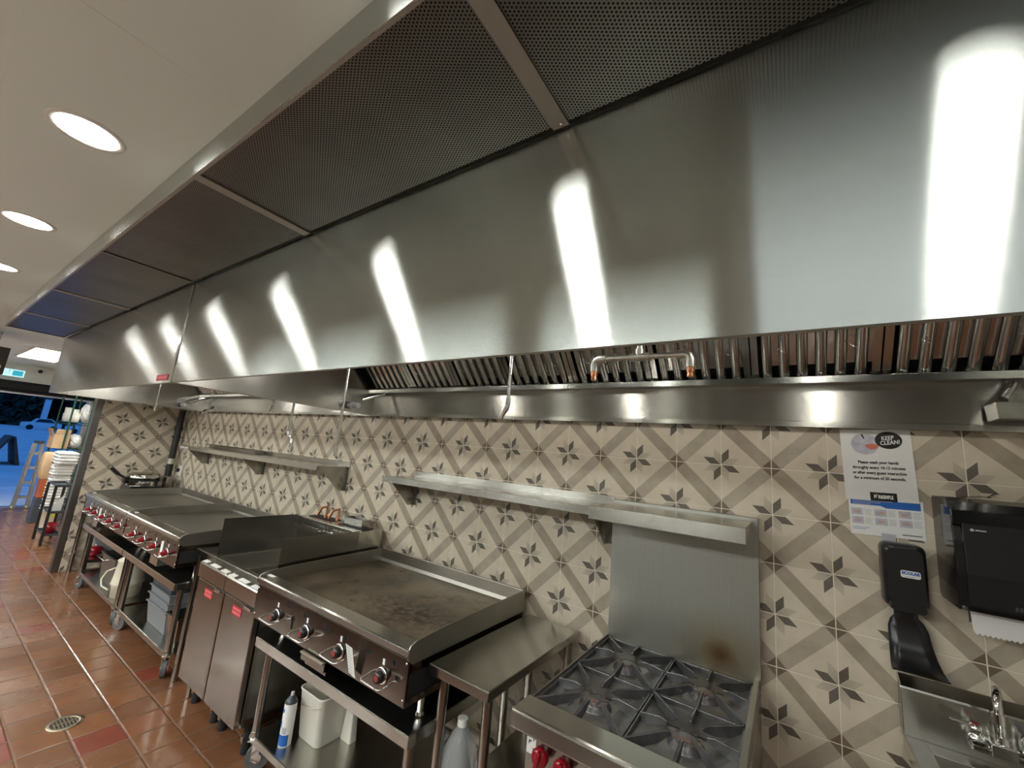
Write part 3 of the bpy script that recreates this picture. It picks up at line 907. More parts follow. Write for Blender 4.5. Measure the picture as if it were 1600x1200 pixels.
def disc(cx, cy, rx, ry, dy, th=0.0004, n=40, clip=None):
    mb = MB()
    pts = [(cx + rx * math.cos(2 * math.pi * i / n), cy + ry * math.sin(2 * math.pi * i / n)) for i in range(n)]
    fr = [pp(u, v, dy) for u, v in pts]; bk = [pp(u, v, dy + th) for u, v in pts]
    mb.add(fr + bk, [tuple(range(n)), tuple(range(n, 2 * n))[::-1]] + [(i, (i + 1) % n, n + (i + 1) % n, n + i) for i in range(n)])
    return mb
def blob(pts, dy, th=0.0004):
    mb = MB(); n = len(pts)
    fr = [pp(u, v, dy) for u, v in pts]; bk = [pp(u, v, dy + th) for u, v in pts]
    mb.add(fr + bk, [tuple(range(n)), tuple(range(n, 2 * n))[::-1]] + [(i, (i + 1) % n, n + (i + 1) % n, n + i) for i in range(n)])
    return mb
ph = disc(0.076, 0.057, 0.043, 0.043, -0.0006).build('round_photo', 'photo', t)
blob([(0.075, 0.063), (0.085, 0.058), (0.100, 0.056), (0.115, 0.060), (0.118, 0.068), (0.106, 0.078), (0.094, 0.080), (0.082, 0.074)], -0.0010).build('printed_hand', 'skin', ph)
blob([(0.040, 0.040), (0.046, 0.040), (0.048, 0.052), (0.062, 0.058), (0.062, 0.064), (0.040, 0.064)], -0.0010).build('printed_tap', 'lgrey', ph)
blob([(0.066, 0.020), (0.072, 0.018), (0.078, 0.036), (0.074, 0.038)], -0.0010).build('printed_soap_pump', 'dgrey', ph)
ov = disc(0.149, 0.042, 0.0405, 0.034, -0.0012).build('black_oval', 'ink', t)
text_mesh('lettering', 'KEEP', 0.0225, 'paper', ov, pp(0.147, 0.0335, -0.0016), PR + PU * 0.10, PU, bold=0.0005, sx=0.78)
text_mesh('lettering', 'CLEAN!', 0.0225, 'paper', ov, pp(0.153, 0.0515, -0.0016), PR + PU * 0.10, PU, bold=0.0005, sx=0.78)
for k, ln in enumerate(('Please wash your hands', 'throughly every 10-15 minutes', 'or after every guest interaction', 'for a minimum of 20 seconds.')):
    text_mesh('lettering', ln, 0.0155, 'ink', t, pp(0.110, 0.1310 + 0.0205 * k, -0.0008), PR, PU, bold=0.00042, sx=0.82)
pl = blob([(0.076, 0.247), (0.155, 0.247), (0.155, 0.279), (0.076, 0.279)], -0.0008).build('name_plate', 'ink', t)
text_mesh('lettering', 'P\u00dcR&SIMPLE', 0.018, 'paper', pl, pp(0.1155, 0.2640, -0.0013), PR, PU, bold=0.0009, sx=0.58)

t = thing('hand_washing_notice', (-0.229, -0.002, 1.63), 'white notice with blue banner and small hand photos under the poster', 'notice')
quad_board((-0.339, 1.700), (-0.121, 1.706), (-0.121, 1.566), (-0.336, 1.560), -0.0022, 0.0008, 'sheet', 'paper', t)
PO2 = Vector((-0.339, -0.0022, 1.700)); R2 = Vector((0.2155, 0, 0.006)).normalized(); U2 = Vector((-R2.z, 0, R2.x))
def p2(u, v, dy=0.0): return PO2 + R2 * u - U2 * v + Vector((0, dy, 0))
def patch(u0, v0, u1, v1, dy, name, mat, parent, cut=0):
    mb = MB()
    pts = [(u0, v0), (u1, v0), (u1, v1), (u0, v1)] if not cut else [(u0, v0), (u1, v0), (u1, v1), (u0 + (u1 - u0) * 0.52, v1), (u0 + (u1 - u0) * 0.44, v1 - 0.008), (u0, v1 - 0.008)]
    n = len(pts)
    fr = [p2(u, v, dy) for u, v in pts]; bk = [p2(u, v, dy + 0.0004) for u, v in pts]
    mb.add(fr + bk, [tuple(range(n)), tuple(range(n, 2 * n))[::-1]] + [(i, (i + 1) % n, n + (i + 1) % n, n + i) for i in range(n)])
    return mb.build(name, mat, parent)
bn = patch(0.006, 0.004, 0.210, 0.034, -0.0006, 'blue_banner', 'blue', t, cut=1)
for k, w in enumerate((0.12, 0.085, 0.055)):
    patch(0.012, 0.0085 + 0.0062 * k, 0.012 + w, 0.0105 + 0.0062 * k, -0.001, 'banner_print', 'lgrey', bn)
for i, u in enumerate((0.006, 0.076, 0.146)):
    for j, v in enumerate((0.040, 0.073)):
        f = patch(u, v, u + 0.036, v + 0.026, -0.0006, 'step_photo', 'photo', t)
        patch(u + 0.008, v + 0.008, u + 0.028, v + 0.019, -0.001, 'printed_hand', 'faintskin', f)
        for k in range(5):
            patch(u + 0.040, v + 0.002 + 0.005 * k, u + 0.040 + 0.018 + 0.006 * ((i * 7 + j * 3 + k * 5) % 3) / 2, v + 0.0035 + 0.005 * k, -0.0006, 'step_print', 'lgrey', t)
patch(0.006, 0.113, 0.058, 0.1145, -0.0006, 'foot_print', 'blue', t); patch(0.006, 0.119, 0.046, 0.1205, -0.0006, 'foot_print', 'blue', t)
patch(0.150, 0.125, 0.205, 0.128, -0.0006, 'foot_print', 'dgrey', t)

# ================================================================== SOAP DISPENSER
t = thing('soap_dispenser', (-0.2, 0, 1.3), 'black wall soap dispenser with white oval maker label and drip tray below', 'soap dispenser')
mb = MB()
def rr(cx, cz, w, h, r, n=5):
    out = []
    for (sx, sz, a0) in ((1, 1, 0), (-1, 1, 90), (-1, -1, 180), (1, -1, 270)):
        for k in range(n + 1):
            a = math.radians(a0 + 90 * k / n)
            out.append((cx + sx * (w / 2 - r) + r * math.cos(a), cz + sz * (h / 2 - r) + r * math.sin(a)))
    return out
def loft(mb, sections, smooth=True, capf=True, capb=True):
    """sections: lists of 3D points, same count"""
    n = len(sections[0]); vs = [v for s_ in sections for v in s_]
    fs = []
    for j in range(len(sections) - 1):
        fs += [(j * n + k, j * n + (k + 1) % n, (j + 1) * n + (k + 1) % n, (j + 1) * n + k) for k in range(n)]
    mb.add(vs, fs, smooth)
    if capb: mb.add(sections[0], [tuple(range(n))[::-1]])
    if capf: mb.add(sections[-1], [tuple(range(n))])
sx_ = -0.201
loft(mb, [[(x, y, z) for x, z in rr(sx_, 1.441, 0.122 * s, 0.222 * s2, 0.022)] for y, s, s2 in ((-0.002, 0.94, 0.96), (-0.035, 1.0, 1.0), (-0.075, 1.0, 1.0), (-0.095, 0.93, 0.95), (-0.103, 0.80, 0.86))])
mb.build('cover', 'black', t)
mb = MB(); loft(mb, [[(x, y, z) for x, z in rr(sx_, 1.343, 0.10 * s, 0.034, 0.012)] for y, s in ((-0.08, 1), (-0.104, 1.0), (-0.113, 0.9))]); mb.build('push_bar', 'black', t)
mb = MB(); loft(mb, [[(x, y, z) for x, z in rr(sx_ + 0.012, 1.452, 0.052, 0.024, 0.006)] for y in (-0.1025, -0.1045)]); lb = mb.build('maker_label', 'paper', t, 0.0)
text_mesh('lettering', 'ECOLAB', 0.0135, 'blue', lb, (sx_ + 0.012, -0.1052, 1.4555), (1, 0, 0), (0, 0, 1), bold=0.0007, sx=0.92)
mb = MB(); mb.box(sx_ - 0.003, sx_ + 0.024, -0.1054, -0.1046, 1.4435, 1.4455); mb.build('label_print', 'lgrey', lb)
mb = MB(); mb.box(-0.245, -0.205, -0.004, 0.0, 1.545, 1.575); mb.build('mounting_tab', 'lgrey', t)
# drip tray: neck widening to a curved scoop
mb = MB()
secs = []
for z, w, yc, th in ((1.325, 0.060, -0.03, 0.016), (1.295, 0.064, -0.028, 0.014), (1.280, 0.088, -0.026, 0.012), (1.255, 0.106, -0.028, 0.010), (1.215, 0.112, -0.034, 0.009), (1.175, 0.122, -0.050, 0.009), (1.150, 0.132, -0.078, 0.009), (1.138, 0.140, -0.115, 0.008), (1.142, 0.140, -0.135, 0.008)):
    lean = 0.012 * (1.325 - z) / 0.19
    slope = 0.0 if z > 1.2 else (1.2 - z) * 9
    cxx = sx_ + lean
    secs.append([(cxx - w / 2, yc + 0.002, z - th * min(1, slope)), (cxx - w / 2, yc - th * max(0.2, 1 - slope), z + 0.003), (cxx - w / 4, yc - th * max(0.2, 1 - slope) - 0.004 * 0, z), (cxx + w / 4, yc - th * max(0.2, 1 - slope), z), (cxx + w / 2, yc - th * max(0.2, 1 - slope), z + 0.003), (cxx + w / 2, yc + 0.002, z - th * min(1, slope))])
loft(mb, secs)
mb.box(sx_ - 0.02, sx_ + 0.02, -0.03, -0.001, 1.26, 1.32)
mb.build('drip_tray', 'black', t, 0.0)

# ================================================================== PAPER TOWEL DISPENSER
t = thing('paper_towel_dispenser', (0.05, 0, 1.4), 'large glossy black paper towel dispenser at the right edge of the photo', 'towel dispenser')
mb = MB()
TX0, TX1 = -0.098, 0.26
prof = [(-0.002, 1.40), (-0.002, 1.735), (-0.12, 1.735), (-0.175, 1.722), (-0.203, 1.695), (-0.212, 1.65), (-0.205, 1.645), (-0.212, 1.60), (-0.215, 1.50), (-0.205, 1.40), (-0.19, 1.385), (-0.02, 1.385)]
mb.prism(prof, TX0, TX1, 'x')
mb.build('cover', 'black_gloss', t, 0.010, 4)
mb = MB(); mb.prism([(-0.2125, 1.655), (-0.2175, 1.655), (-0.2205, 1.50), (-0.2105, 1.405), (-0.2, 1.405)], TX0 + 0.022, TX1 - 0.02, 'x'); mb.build('window_panel', 'black', t, 0.002)
lg = MB(); lg.cyl((-0.055, -0.2175, 1.636), (-0.055, -0.2205, 1.636), 0.0045, n=16); lg.box(-0.048, -0.024, -0.2205, -0.2185, 1.634, 1.638); lg.build('round_logo', 'lgrey', t)
lg = MB()
for k in range(5): lg.box(0.02 + 0.009 * k, 0.026 + 0.009 * k, -0.2125, -0.2095, 1.412, 1.424)
lg.build('small_moulded_text', 'dgrey', t)
mb = MB()
n = 22
x0, x1 = -0.058, 0.20
pts = [(x0, 1.395)] + [(x0 + 0.004, 1.318)]
for k in range(n):
    a = x0 + 0.006 + (x1 - x0 - 0.006) * k / n; w = (x1 - x0 - 0.006) / n
    pts += [(a, 1.312), (a + w * 0.5, 1.305)]
pts += [(x1, 1.312), (x1, 1.395)]
mb.prism([(p_[0], p_[1]) for p_ in pts], -0.128, -0.127, 'y'); mb.build('paper_towel', 'paper', t)
mb = MB(); mb.tube([(-0.02, -0.004, 1.738), (0.03, -0.01, 1.745), (0.05, -0.02, 1.744)], 0.0015, 6); mb.tube([(0.045, -0.004, 1.745), (0.062, -0.004, 1.758), (0.068, -0.004, 1.762)], 0.0016, 6)
tag(mb.build('wire_hook', 'ink'), 'thin black wire hook above the paper towel dispenser', 'hook')

# ================================================================== HAND SINK
t = thing('hand_sink', (0.02, -0.25, 0.9), 'stainless wall mounted hand sink at the lower right corner', 'sink')
SX0, SX1 = -0.232, 0.27
mb = MB(); mb.prism([(-0.001, 0.90), (-0.001, 1.095), (-0.006, 1.098), (-0.048, 1.068), (-0.050, 1.062), (-0.050, 0.915), (-0.048, 0.90)], SX0, SX1, 'x'); mb.build('backsplash', 'steel', t, 0.003)
mb = MB()
zt = 0.915
bx0, bx1, by0, by1 = SX0 + 0.055, SX1 - 0.055, -0.43, -0.125
mb.box(SX0, bx0, -0.49, -0.05, zt - 0.004, zt); mb.box(bx1, SX1, -0.49, -0.05, zt - 0.004, zt)
mb.box(bx0, bx1, -0.49, by0, zt - 0.004, zt); mb.box(bx0, bx1, by1, -0.05, zt - 0.004, zt)
mb.box(SX0 - 0.002, SX0 + 0.004, -0.49, -0.05, zt - 0.045, zt + 0.006); mb.box(SX1 - 0.004, SX1 + 0.002, -0.49, -0.05, zt - 0.045, zt + 0.006); mb.box(SX0, SX1, -0.493, -0.487, zt - 0.045, zt + 0.006)
mb.build('deck', 'steel', t, 0.002)
mb = MB(); mb.tray(bx0 + 0.02, bx1 - 0.02, by0 + 0.02, by1 - 0.02, 0.78, zt + 0.001, 0.003, 0.022); mb.build('basin', 'steel', t, 0.004)
mb = MB(); mb.cyl((0.02, -0.275, 0.782), (0.02, -0.275, 0.7865), 0.03, n=20); mb.build('drain', 'chrome', t)
f = thing('faucet', (0, -0.06, 0.96), 'chrome gooseneck faucet with red and blue handle buttons on the sink backsplash', 'faucet')
mb = MB()
mb.prism([(-0.05, 0.950), (-0.075, 0.946), (-0.092, 0.954), (-0.094, 0.970), (-0.08, 0.982), (-0.05, 0.984)], -0.075, 0.062, 'x')
mb.prism([(-0.045, -0.05), (-0.035, -0.105), (0.022, -0.105), (0.032, -0.05)], 0.955, 0.992, 'z')
mb.build('base_plate', 'chrome', f, 0.004)
mb = MB()
fd = Vector((-0.27, -0.96, 0)).normalized(); fb = Vector((-0.006, -0.082, 0))
pts = [fb + Vector((0, 0, z_)) for z_ in (0.985, 1.03, 1.08, 1.11)]
for k in range(1, 11):
    a = math.pi * k / 10
    pts.append(fb + fd * (0.045 * (1 - math.cos(a))) + Vector((0, 0, 1.11 + 0.045 * math.sin(a))))
pts.append(pts[-1] + Vector((0, 0, -0.02)))
mb.tube(pts, 0.0105, 14)
mb.cyl((-0.006, -0.08, 0.985), (-0.006, -0.08, 1.012), 0.0165, 0.0135, n=18)
mb.cyl(pts[-1] + Vector((0, 0, 0.012)), pts[-1] - Vector((0, 0, 0.016)), 0.0135, n=16)
mb.build('gooseneck_spout', 'chrome', f)
for x, s, mm in ((-0.062, -1, 'red'), (0.050, 1, 'blue')):
    mb = MB(); mb.lathe((x, -0.08, 0.980), [(0.020, 0), (0.021, 0.010), (0.015, 0.016), (0.0145, 0.024), (0.017, 0.028), (0.0165, 0.040), (0.010, 0.046), (0.0, 0.047)], 16)
    h_ = mb.build('valve_handle', 'chrome', f)
    mb = MB(); mb.cyl((x, -0.08, 1.026), (x, -0.08, 1.0295), 0.008, n=14); mb.build('temperature_button', mm, h_)
    mb = MB(); e = Vector((x - 0.062, -0.115, 1.032)) if s < 0 else Vector((x + 0.055, -0.12, 1.032))
    st = Vector((x, -0.08, 1.018)); mb.bar(st, e, 0.015, 0.006); mb.build('lever', 'chrome', h_, 0.002)

# ================================================================== RANGE
RX0, RX1 = -1.31, -0.655
t = thing('gas_range', ((RX0 + RX1) / 2, -0.45, 0.0), 'four burner gas range with cast iron grates, tall back riser and red knobs', 'range')
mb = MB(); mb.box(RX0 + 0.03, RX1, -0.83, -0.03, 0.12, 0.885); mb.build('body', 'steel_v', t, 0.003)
mb = MB(); mb.box(RX0 + 0.035, RX1 - 0.005, -0.842, -0.830, 0.735, 0.872); mb.build('control_panel', 'steel', t, 0.002)
mb = MB(); mb.box(RX0 + 0.045, RX1 - 0.015, -0.85, -0.831, 0.17, 0.72); dd = mb.build('oven_door', 'steel', t, 0.004)
mb = MB(); mb.tube([(RX0 + 0.08, -0.85, 0.68), (RX0 + 0.08, -0.89, 0.685), (RX1 - 0.05, -0.89, 0.685), (RX1 - 0.05, -0.85, 0.68)], 0.011, 10); mb.build('handle', 'chrome', dd)
mb = MB(); mb.prism([(-0.78, 0.930), (-0.885, 0.934), (-0.894, 0.928), (-0.896, 0.880), (-0.885, 0.872), (-0.80, 0.872)], RX0, RX1 - 0.0, 'x'); mb.build('front_ledge', 'steel', t, 0.004)
mb = MB(); mb.box(RX0 + 0.012, RX0 + 0.018, -0.785, -0.055, 0.87, 0.930); mb.build('side_rail', 'worn', t)
mb = MB(); mb.box(RX1 - 0.022, RX1 - 0.004, -0.79, -0.055, 0.86, 0.938); mb.build('side_rail', 'worn', t)
mb = MB(); mb.box(RX0 + 0.018, RX1 - 0.02, -0.785, -0.06, 0.872, 0.886)
mb.build('cooktop', 'irontop', t)
# riser and high shelf
mb = MB(); mb.box(RX0 + 0.015, RX1 + 0.002, -0.058, -0.050, 0.90, 1.57); mb.box(RX0 + 0.015, RX0 + 0.018, -0.055, -0.004, 0.90, 1.57); mb.box(RX1 - 0.001, RX1 + 0.002, -0.055, -0.004, 0.90, 1.57); mb.box(RX0 + 0.02, RX1, -0.052, -0.005, 1.562, 1.57)
mb.build('back_riser', 'riser', t)
SHX0, SHX1 = -1.285, -0.672
mb = MB()
mb.box(SHX0, SHX1, -0.40, -0.052, 1.553, 1.556)
mb.box(SHX0, SHX1, -0.403, -0.400, 1.498, 1.556); mb.box(SHX0, SHX0 + 0.003, -0.40, -0.052, 1.515, 1.556); mb.box(SHX1 - 0.003, SHX1, -0.40, -0.052, 1.515, 1.556)
mb.box(SHX0, SHX1, -0.400, -0.388, 1.498, 1.501)
mb.build('high_shelf', 'steel', t, 0.0015)
# grates: four, each a frame with radial fingers
gx = [RX0 + 0.020, (RX0 + RX1) / 2 - 0.001, RX1 - 0.024]
gy = [-0.782, -0.422, -0.066]
GZ = 0.930
for i in range(2):
    for j in range(2):
        x0, x1, y0, y1 = gx[i] + 0.002, gx[i + 1] - 0.002, gy[j] + 0.002, gy[j + 1] - 0.002
        cx, cy = (x0 + x1) / 2, (y0 + y1) / 2
        mb = MB()
        w = 0.011
        for (a, b) in (((x0, y0), (x1, y0)), ((x1, y0), (x1, y1)), ((x1, y1), (x0, y1)), ((x0, y1), (x0, y0))):
            mb.bar((a[0], a[1], GZ - 0.022), (b[0], b[1], GZ - 0.022), w, 0.026)
        for k in range(8):
            a = math.pi / 4 * k
            dx, dy = math.cos(a), math.sin(a)
            if k % 2 == 0: L1 = (x1 - x0) / 2 if k % 4 == 0 else (y1 - y0) / 2
            else: L1 = 1.0
            ex, ey = (cx + dx * L1, cy + dy * L1) if k % 2 == 0 else ((x1 if dx > 0 else x0), (y1 if dy > 0 else y0))
            v = Vector((ex - cx, ey - cy, 0)); Lv = v.length; v.normalize()
            s0 = Vector((cx, cy, 0)) + v * 0.062; s1 = Vector((cx, cy, 0)) + v * (Lv - 0.004)
            hw = 0.0042
            side = Vector((-v.y, v.x, 0))
            # finger: tall near the burner, top edge level, underside rising
            P = [(s0, GZ - 0.006), (s0, GZ + 0.0), (s0 + v * 0.02, GZ + 0.004), (s1, GZ - 0.004), (s1, GZ - 0.034), (s0 + v * 0.045, GZ - 0.024)]
            vs = [p_ + side * hw + Vector((0, 0, z_)) for p_, z_ in P] + [p_ - side * hw + Vector((0, 0, z_)) for p_, z_ in P]
            n = len(P)
            mb.add(vs, [tuple(range(n)), tuple(range(n, 2 * n))[::-1]] + [(q, (q + 1) % n, n + (q + 1) % n, n + q) for q in range(n)])
        # sloping bowl webs between frame and burner
        g_ = mb.build('burner_grate', 'iron', t, 0.0015)
        mb = MB()
        ro = [(x0 + 0.006, y0 + 0.006), (x1 - 0.006, y0 + 0.006), (x1 - 0.006, y1 - 0.006), (x0 + 0.006, y1 - 0.006)]
        ri = [(cx + 0.105 * math.cos(math.radians(a)), cy + 0.105 * math.sin(math.radians(a))) for a in (225, 315, 45, 135)]
        vs = [(p_[0], p_[1], GZ - 0.026) for p_ in ro] + [(p_[0], p_[1], GZ - 0.042) for p_ in ri]
        mb.add(vs, [(k, (k + 1) % 4, 4 + (k + 1) % 4, 4 + k) for k in range(4)])
        mb.build('aeration_bowl', 'irontop', g_)
        mb = MB()
        mb.lathe((cx, cy, 0.884), [(0.058, 0.0), (0.056, 0.006), (0.046, 0.010), (0.044, 0.018), (0.036, 0.026), (0.012, 0.029), (0.0, 0.029)], 24)
        bn_ = mb.build('burner_head', 'iron', t)
        mb = MB()
        for q in range(12):
            a = 2 * math.pi * q / 12
            mb.obox((cx + 0.040 * math.cos(a), cy + 0.040 * math.sin(a), 0.906), (math.cos(a), math.sin(a), 0), (-math.sin(a), math.cos(a), 0), (0, 0, 1), 0.004, 0.004, 0.003)
        mb.box(cx - 0.018, cx + 0.018, cy - 0.030, cy - 0.012, 0.9105, 0.9135)
        mb.build('burner_ports', 'amber', bn_)
def red_knob(x, z):
    mb = MB(); mb.lathe((x, -0.842, z), [(0.0, 0), (0.019, 0.0), (0.019, 0.014), (0.026, 0.020), (0.027, 0.038), (0.022, 0.046), (0.0, 0.047)], 24, axis=(0, -1, 0))
    k_ = mb.build('control_knob', 'red', t)
    mb = MB(); mb.obox((x, -0.893, z), (0.25, 0, 1), (0, 1, 0), (1, 0, -0.25), 0.026, 0.007, 0.006); mb.build('knob_grip', 'red', k_, 0.002)
for x in (-1.205, -1.13, -0.83, -0.755): red_knob(x, 0.825)
mb = MB(); mb.cyl((-1.03, -0.842, 0.815), (-1.03, -0.87, 0.815), 0.022, n=20); mb.build('thermostat_dial', 'black', t)
mb = MB(); mb.box(RX0 + 0.038, RX0 + 0.072, -0.8435, -0.842, 0.80, 0.855); lb = mb.build('hot_surface_label', 'paper', t)
mb = MB(); mb.box(RX0 + 0.046, RX0 + 0.056, -0.8445, -0.8436, 0.835, 0.838); mb.box(RX0 + 0.046, RX0 + 0.049, -0.8445, -0.8436, 0.828, 0.838)
mb.box(RX0 + 0.062, RX0 + 0.065, -0.8445, -0.8436, 0.84, 0.85); mb.box(RX0 + 0.062, RX0 + 0.065, -0.8445, -0.8436, 0.81, 0.82); mb.build('label_arrows', 'ink', lb)
for x in (RX0 + 0.07, RX1 - 0.05):
    for y in (-0.78, -0.10):
        mb = MB(); mb.cyl((x, y, 0.001), (x, y, 0.12), 0.016, 0.02, n=12); mb.build('leg', 'chrome', t)

# ================================================================== WORK TABLE beside the range
t = thing('work_table', (-1.61, -0.42, 0), 'narrow stainless work table between the range and the near griddle', 'table')
mb = MB()
wx0, wx1, wy0, wy1, wz = -1.765, -1.462, -0.808, -0.03, 0.89
mb.box(wx0, wx1, wy0, wy1, wz - 0.038, wz); mb.build('top', 'steel_y', t, 0.004)
for x in (wx0 + 0.055, wx1 - 0.03):
    for y in (wy0 + 0.045, wy1 - 0.045):
        mb = MB(); mb.cyl((x, y, 0.002), (x, y, wz - 0.037), 0.0195, n=18); mb.build('leg', 'steel_v', t)
mb = MB(); mb.box(wx0 + 0.04, wx1 - 0.012, wy0 + 0.03, wy1 - 0.03, 0.352, 0.38); mb.build('undershelf', 'steel_y', t, 0.003)
t = thing('plastic_jug', (-1.66, -0.7, 0.382), 'clear plastic jug with white cap under the narrow work table', 'jug')
jx, jy = -1.655, -0.69
mb = MB()
secs = []
for z, w, r in ((0.382, 0.115, 0.02), (0.39, 0.125, 0.025), (0.52, 0.125, 0.03), (0.58, 0.115, 0.035), (0.63, 0.075, 0.03), (0.655, 0.040, 0.018), (0.668, 0.036, 0.017)):
    secs.append([(x, y, z) for x, y in rr(jx, jy, w, w, r)])
loft(mb, secs, capf=False); mb.build('bottle', 'jug', t)
mb = MB(); mb.cyl((jx, jy, 0.662), (jx, jy, 0.688), 0.021, n=20); mb.build('cap', 'paper', t)
mb = MB(); mb.tube([(jx - 0.045, jy - 0.03, 0.625), (jx - 0.058, jy - 0.04, 0.60), (jx - 0.062, jy - 0.045, 0.54)], 0.008, 8); mb.build('handle', 'jug', t)

# ================================================================== GRIDDLES AND STANDS
def caster(parent_legs, x, y, ztop, t, braked=True, turn=0.5):
    """leg tube + stem, fork and wheel; the leg is the part, the caster its sub-part"""
    leg = parent_legs
    R_ = 0.058
    d = Vector((math.cos(turn), math.sin(turn), 0)); s = Vector((-d.y, d.x, 0))
    c = Vector((x, y, R_ + 0.001)) + d * 0.028
    mb = MB()
    mb.cyl(c - s * 0.015, c + s * 0.015, R_, n=28)
    mb.build('caster_wheel', 'rubber', leg)
    mb = MB()
    mb.cyl(c - s * 0.019, c + s * 0.019, 0.022, n=16)
    for k in (-1, 1):
        mb.obox(c + s * 0.021 * k + Vector((0, 0, 0.040)) - d * 0.010, d + Vector((0, 0, 0.0)), s, (0, 0, 1), 0.018, 0.0018, 0.048)
    mb.obox(Vector((x, y, R_ + 0.090)) + d * 0.008, d, s, (0, 0, 1), 0.034, 0.026, 0.004)
    mb.cyl((x, y, R_ + 0.086), (x, y, R_ + 0.112), 0.017, n=14)
    if braked:
        mb.obox(c + Vector((0, 0, 0.060)) + d * 0.045, (d + Vector((0, 0, -0.35))), s, (0.35 * d.x, 0.35 * d.y, 1), 0.024, 0.016, 0.002)
    mb.build('caster_fork', 'chrome', leg)

def stand(x0, x1, ztop, label, name='equipment_stand', yf=-0.865, turns=(0.6, 2.3)):
    t = thing(name, ((x0 + x1) / 2, -0.45, 0), label, 'stand', 'stainless equipment stands on casters')
    mb = MB()
    mb.box(x0, x1, yf, -0.05, ztop - 0.005, ztop)
    mb.box(x0, x1, yf, yf + 0.012, ztop - 0.05, ztop - 0.005); mb.box(x0, x1, -0.062, -0.05, ztop - 0.05, ztop - 0.005)
    mb.box(x0, x0 + 0.012, yf + 0.012, -0.062, ztop - 0.05, ztop - 0.005); mb.box(x1 - 0.012, x1, yf + 0.012, -0.062, ztop - 0.05, ztop - 0.005)
    mb.build('top', 'steel', t, 0.002)
    mb = MB()
    mb.box(x0 + 0.02, x1 - 0.02, yf + 0.055, -0.09, 0.158, 0.162)
    mb.box(x0 + 0.02, x1 - 0.02, yf + 0.05, yf + 0.055, 0.128, 0.163); mb.box(x0 + 0.02, x1 - 0.02, -0.09, -0.085, 0.128, 0.163)
    mb.build('undershelf', 'steel', t, 0.002)
    for x in (x0 + 0.05, x1 - 0.05):
        for y, front in ((yf + 0.065, True), (-0.115, False)):
            mb = MB(); mb.cyl((x, y, 0.165), (x, y, ztop - 0.005), 0.0205, n=18)
            mb.cyl((x, y, 0.15), (x, y, 0.185), 0.024, n=18)
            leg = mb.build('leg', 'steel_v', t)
            caster(leg, x, y, ztop, t, front, turns[0] if x < (x0 + x1) / 2 else turns[1])
    return t

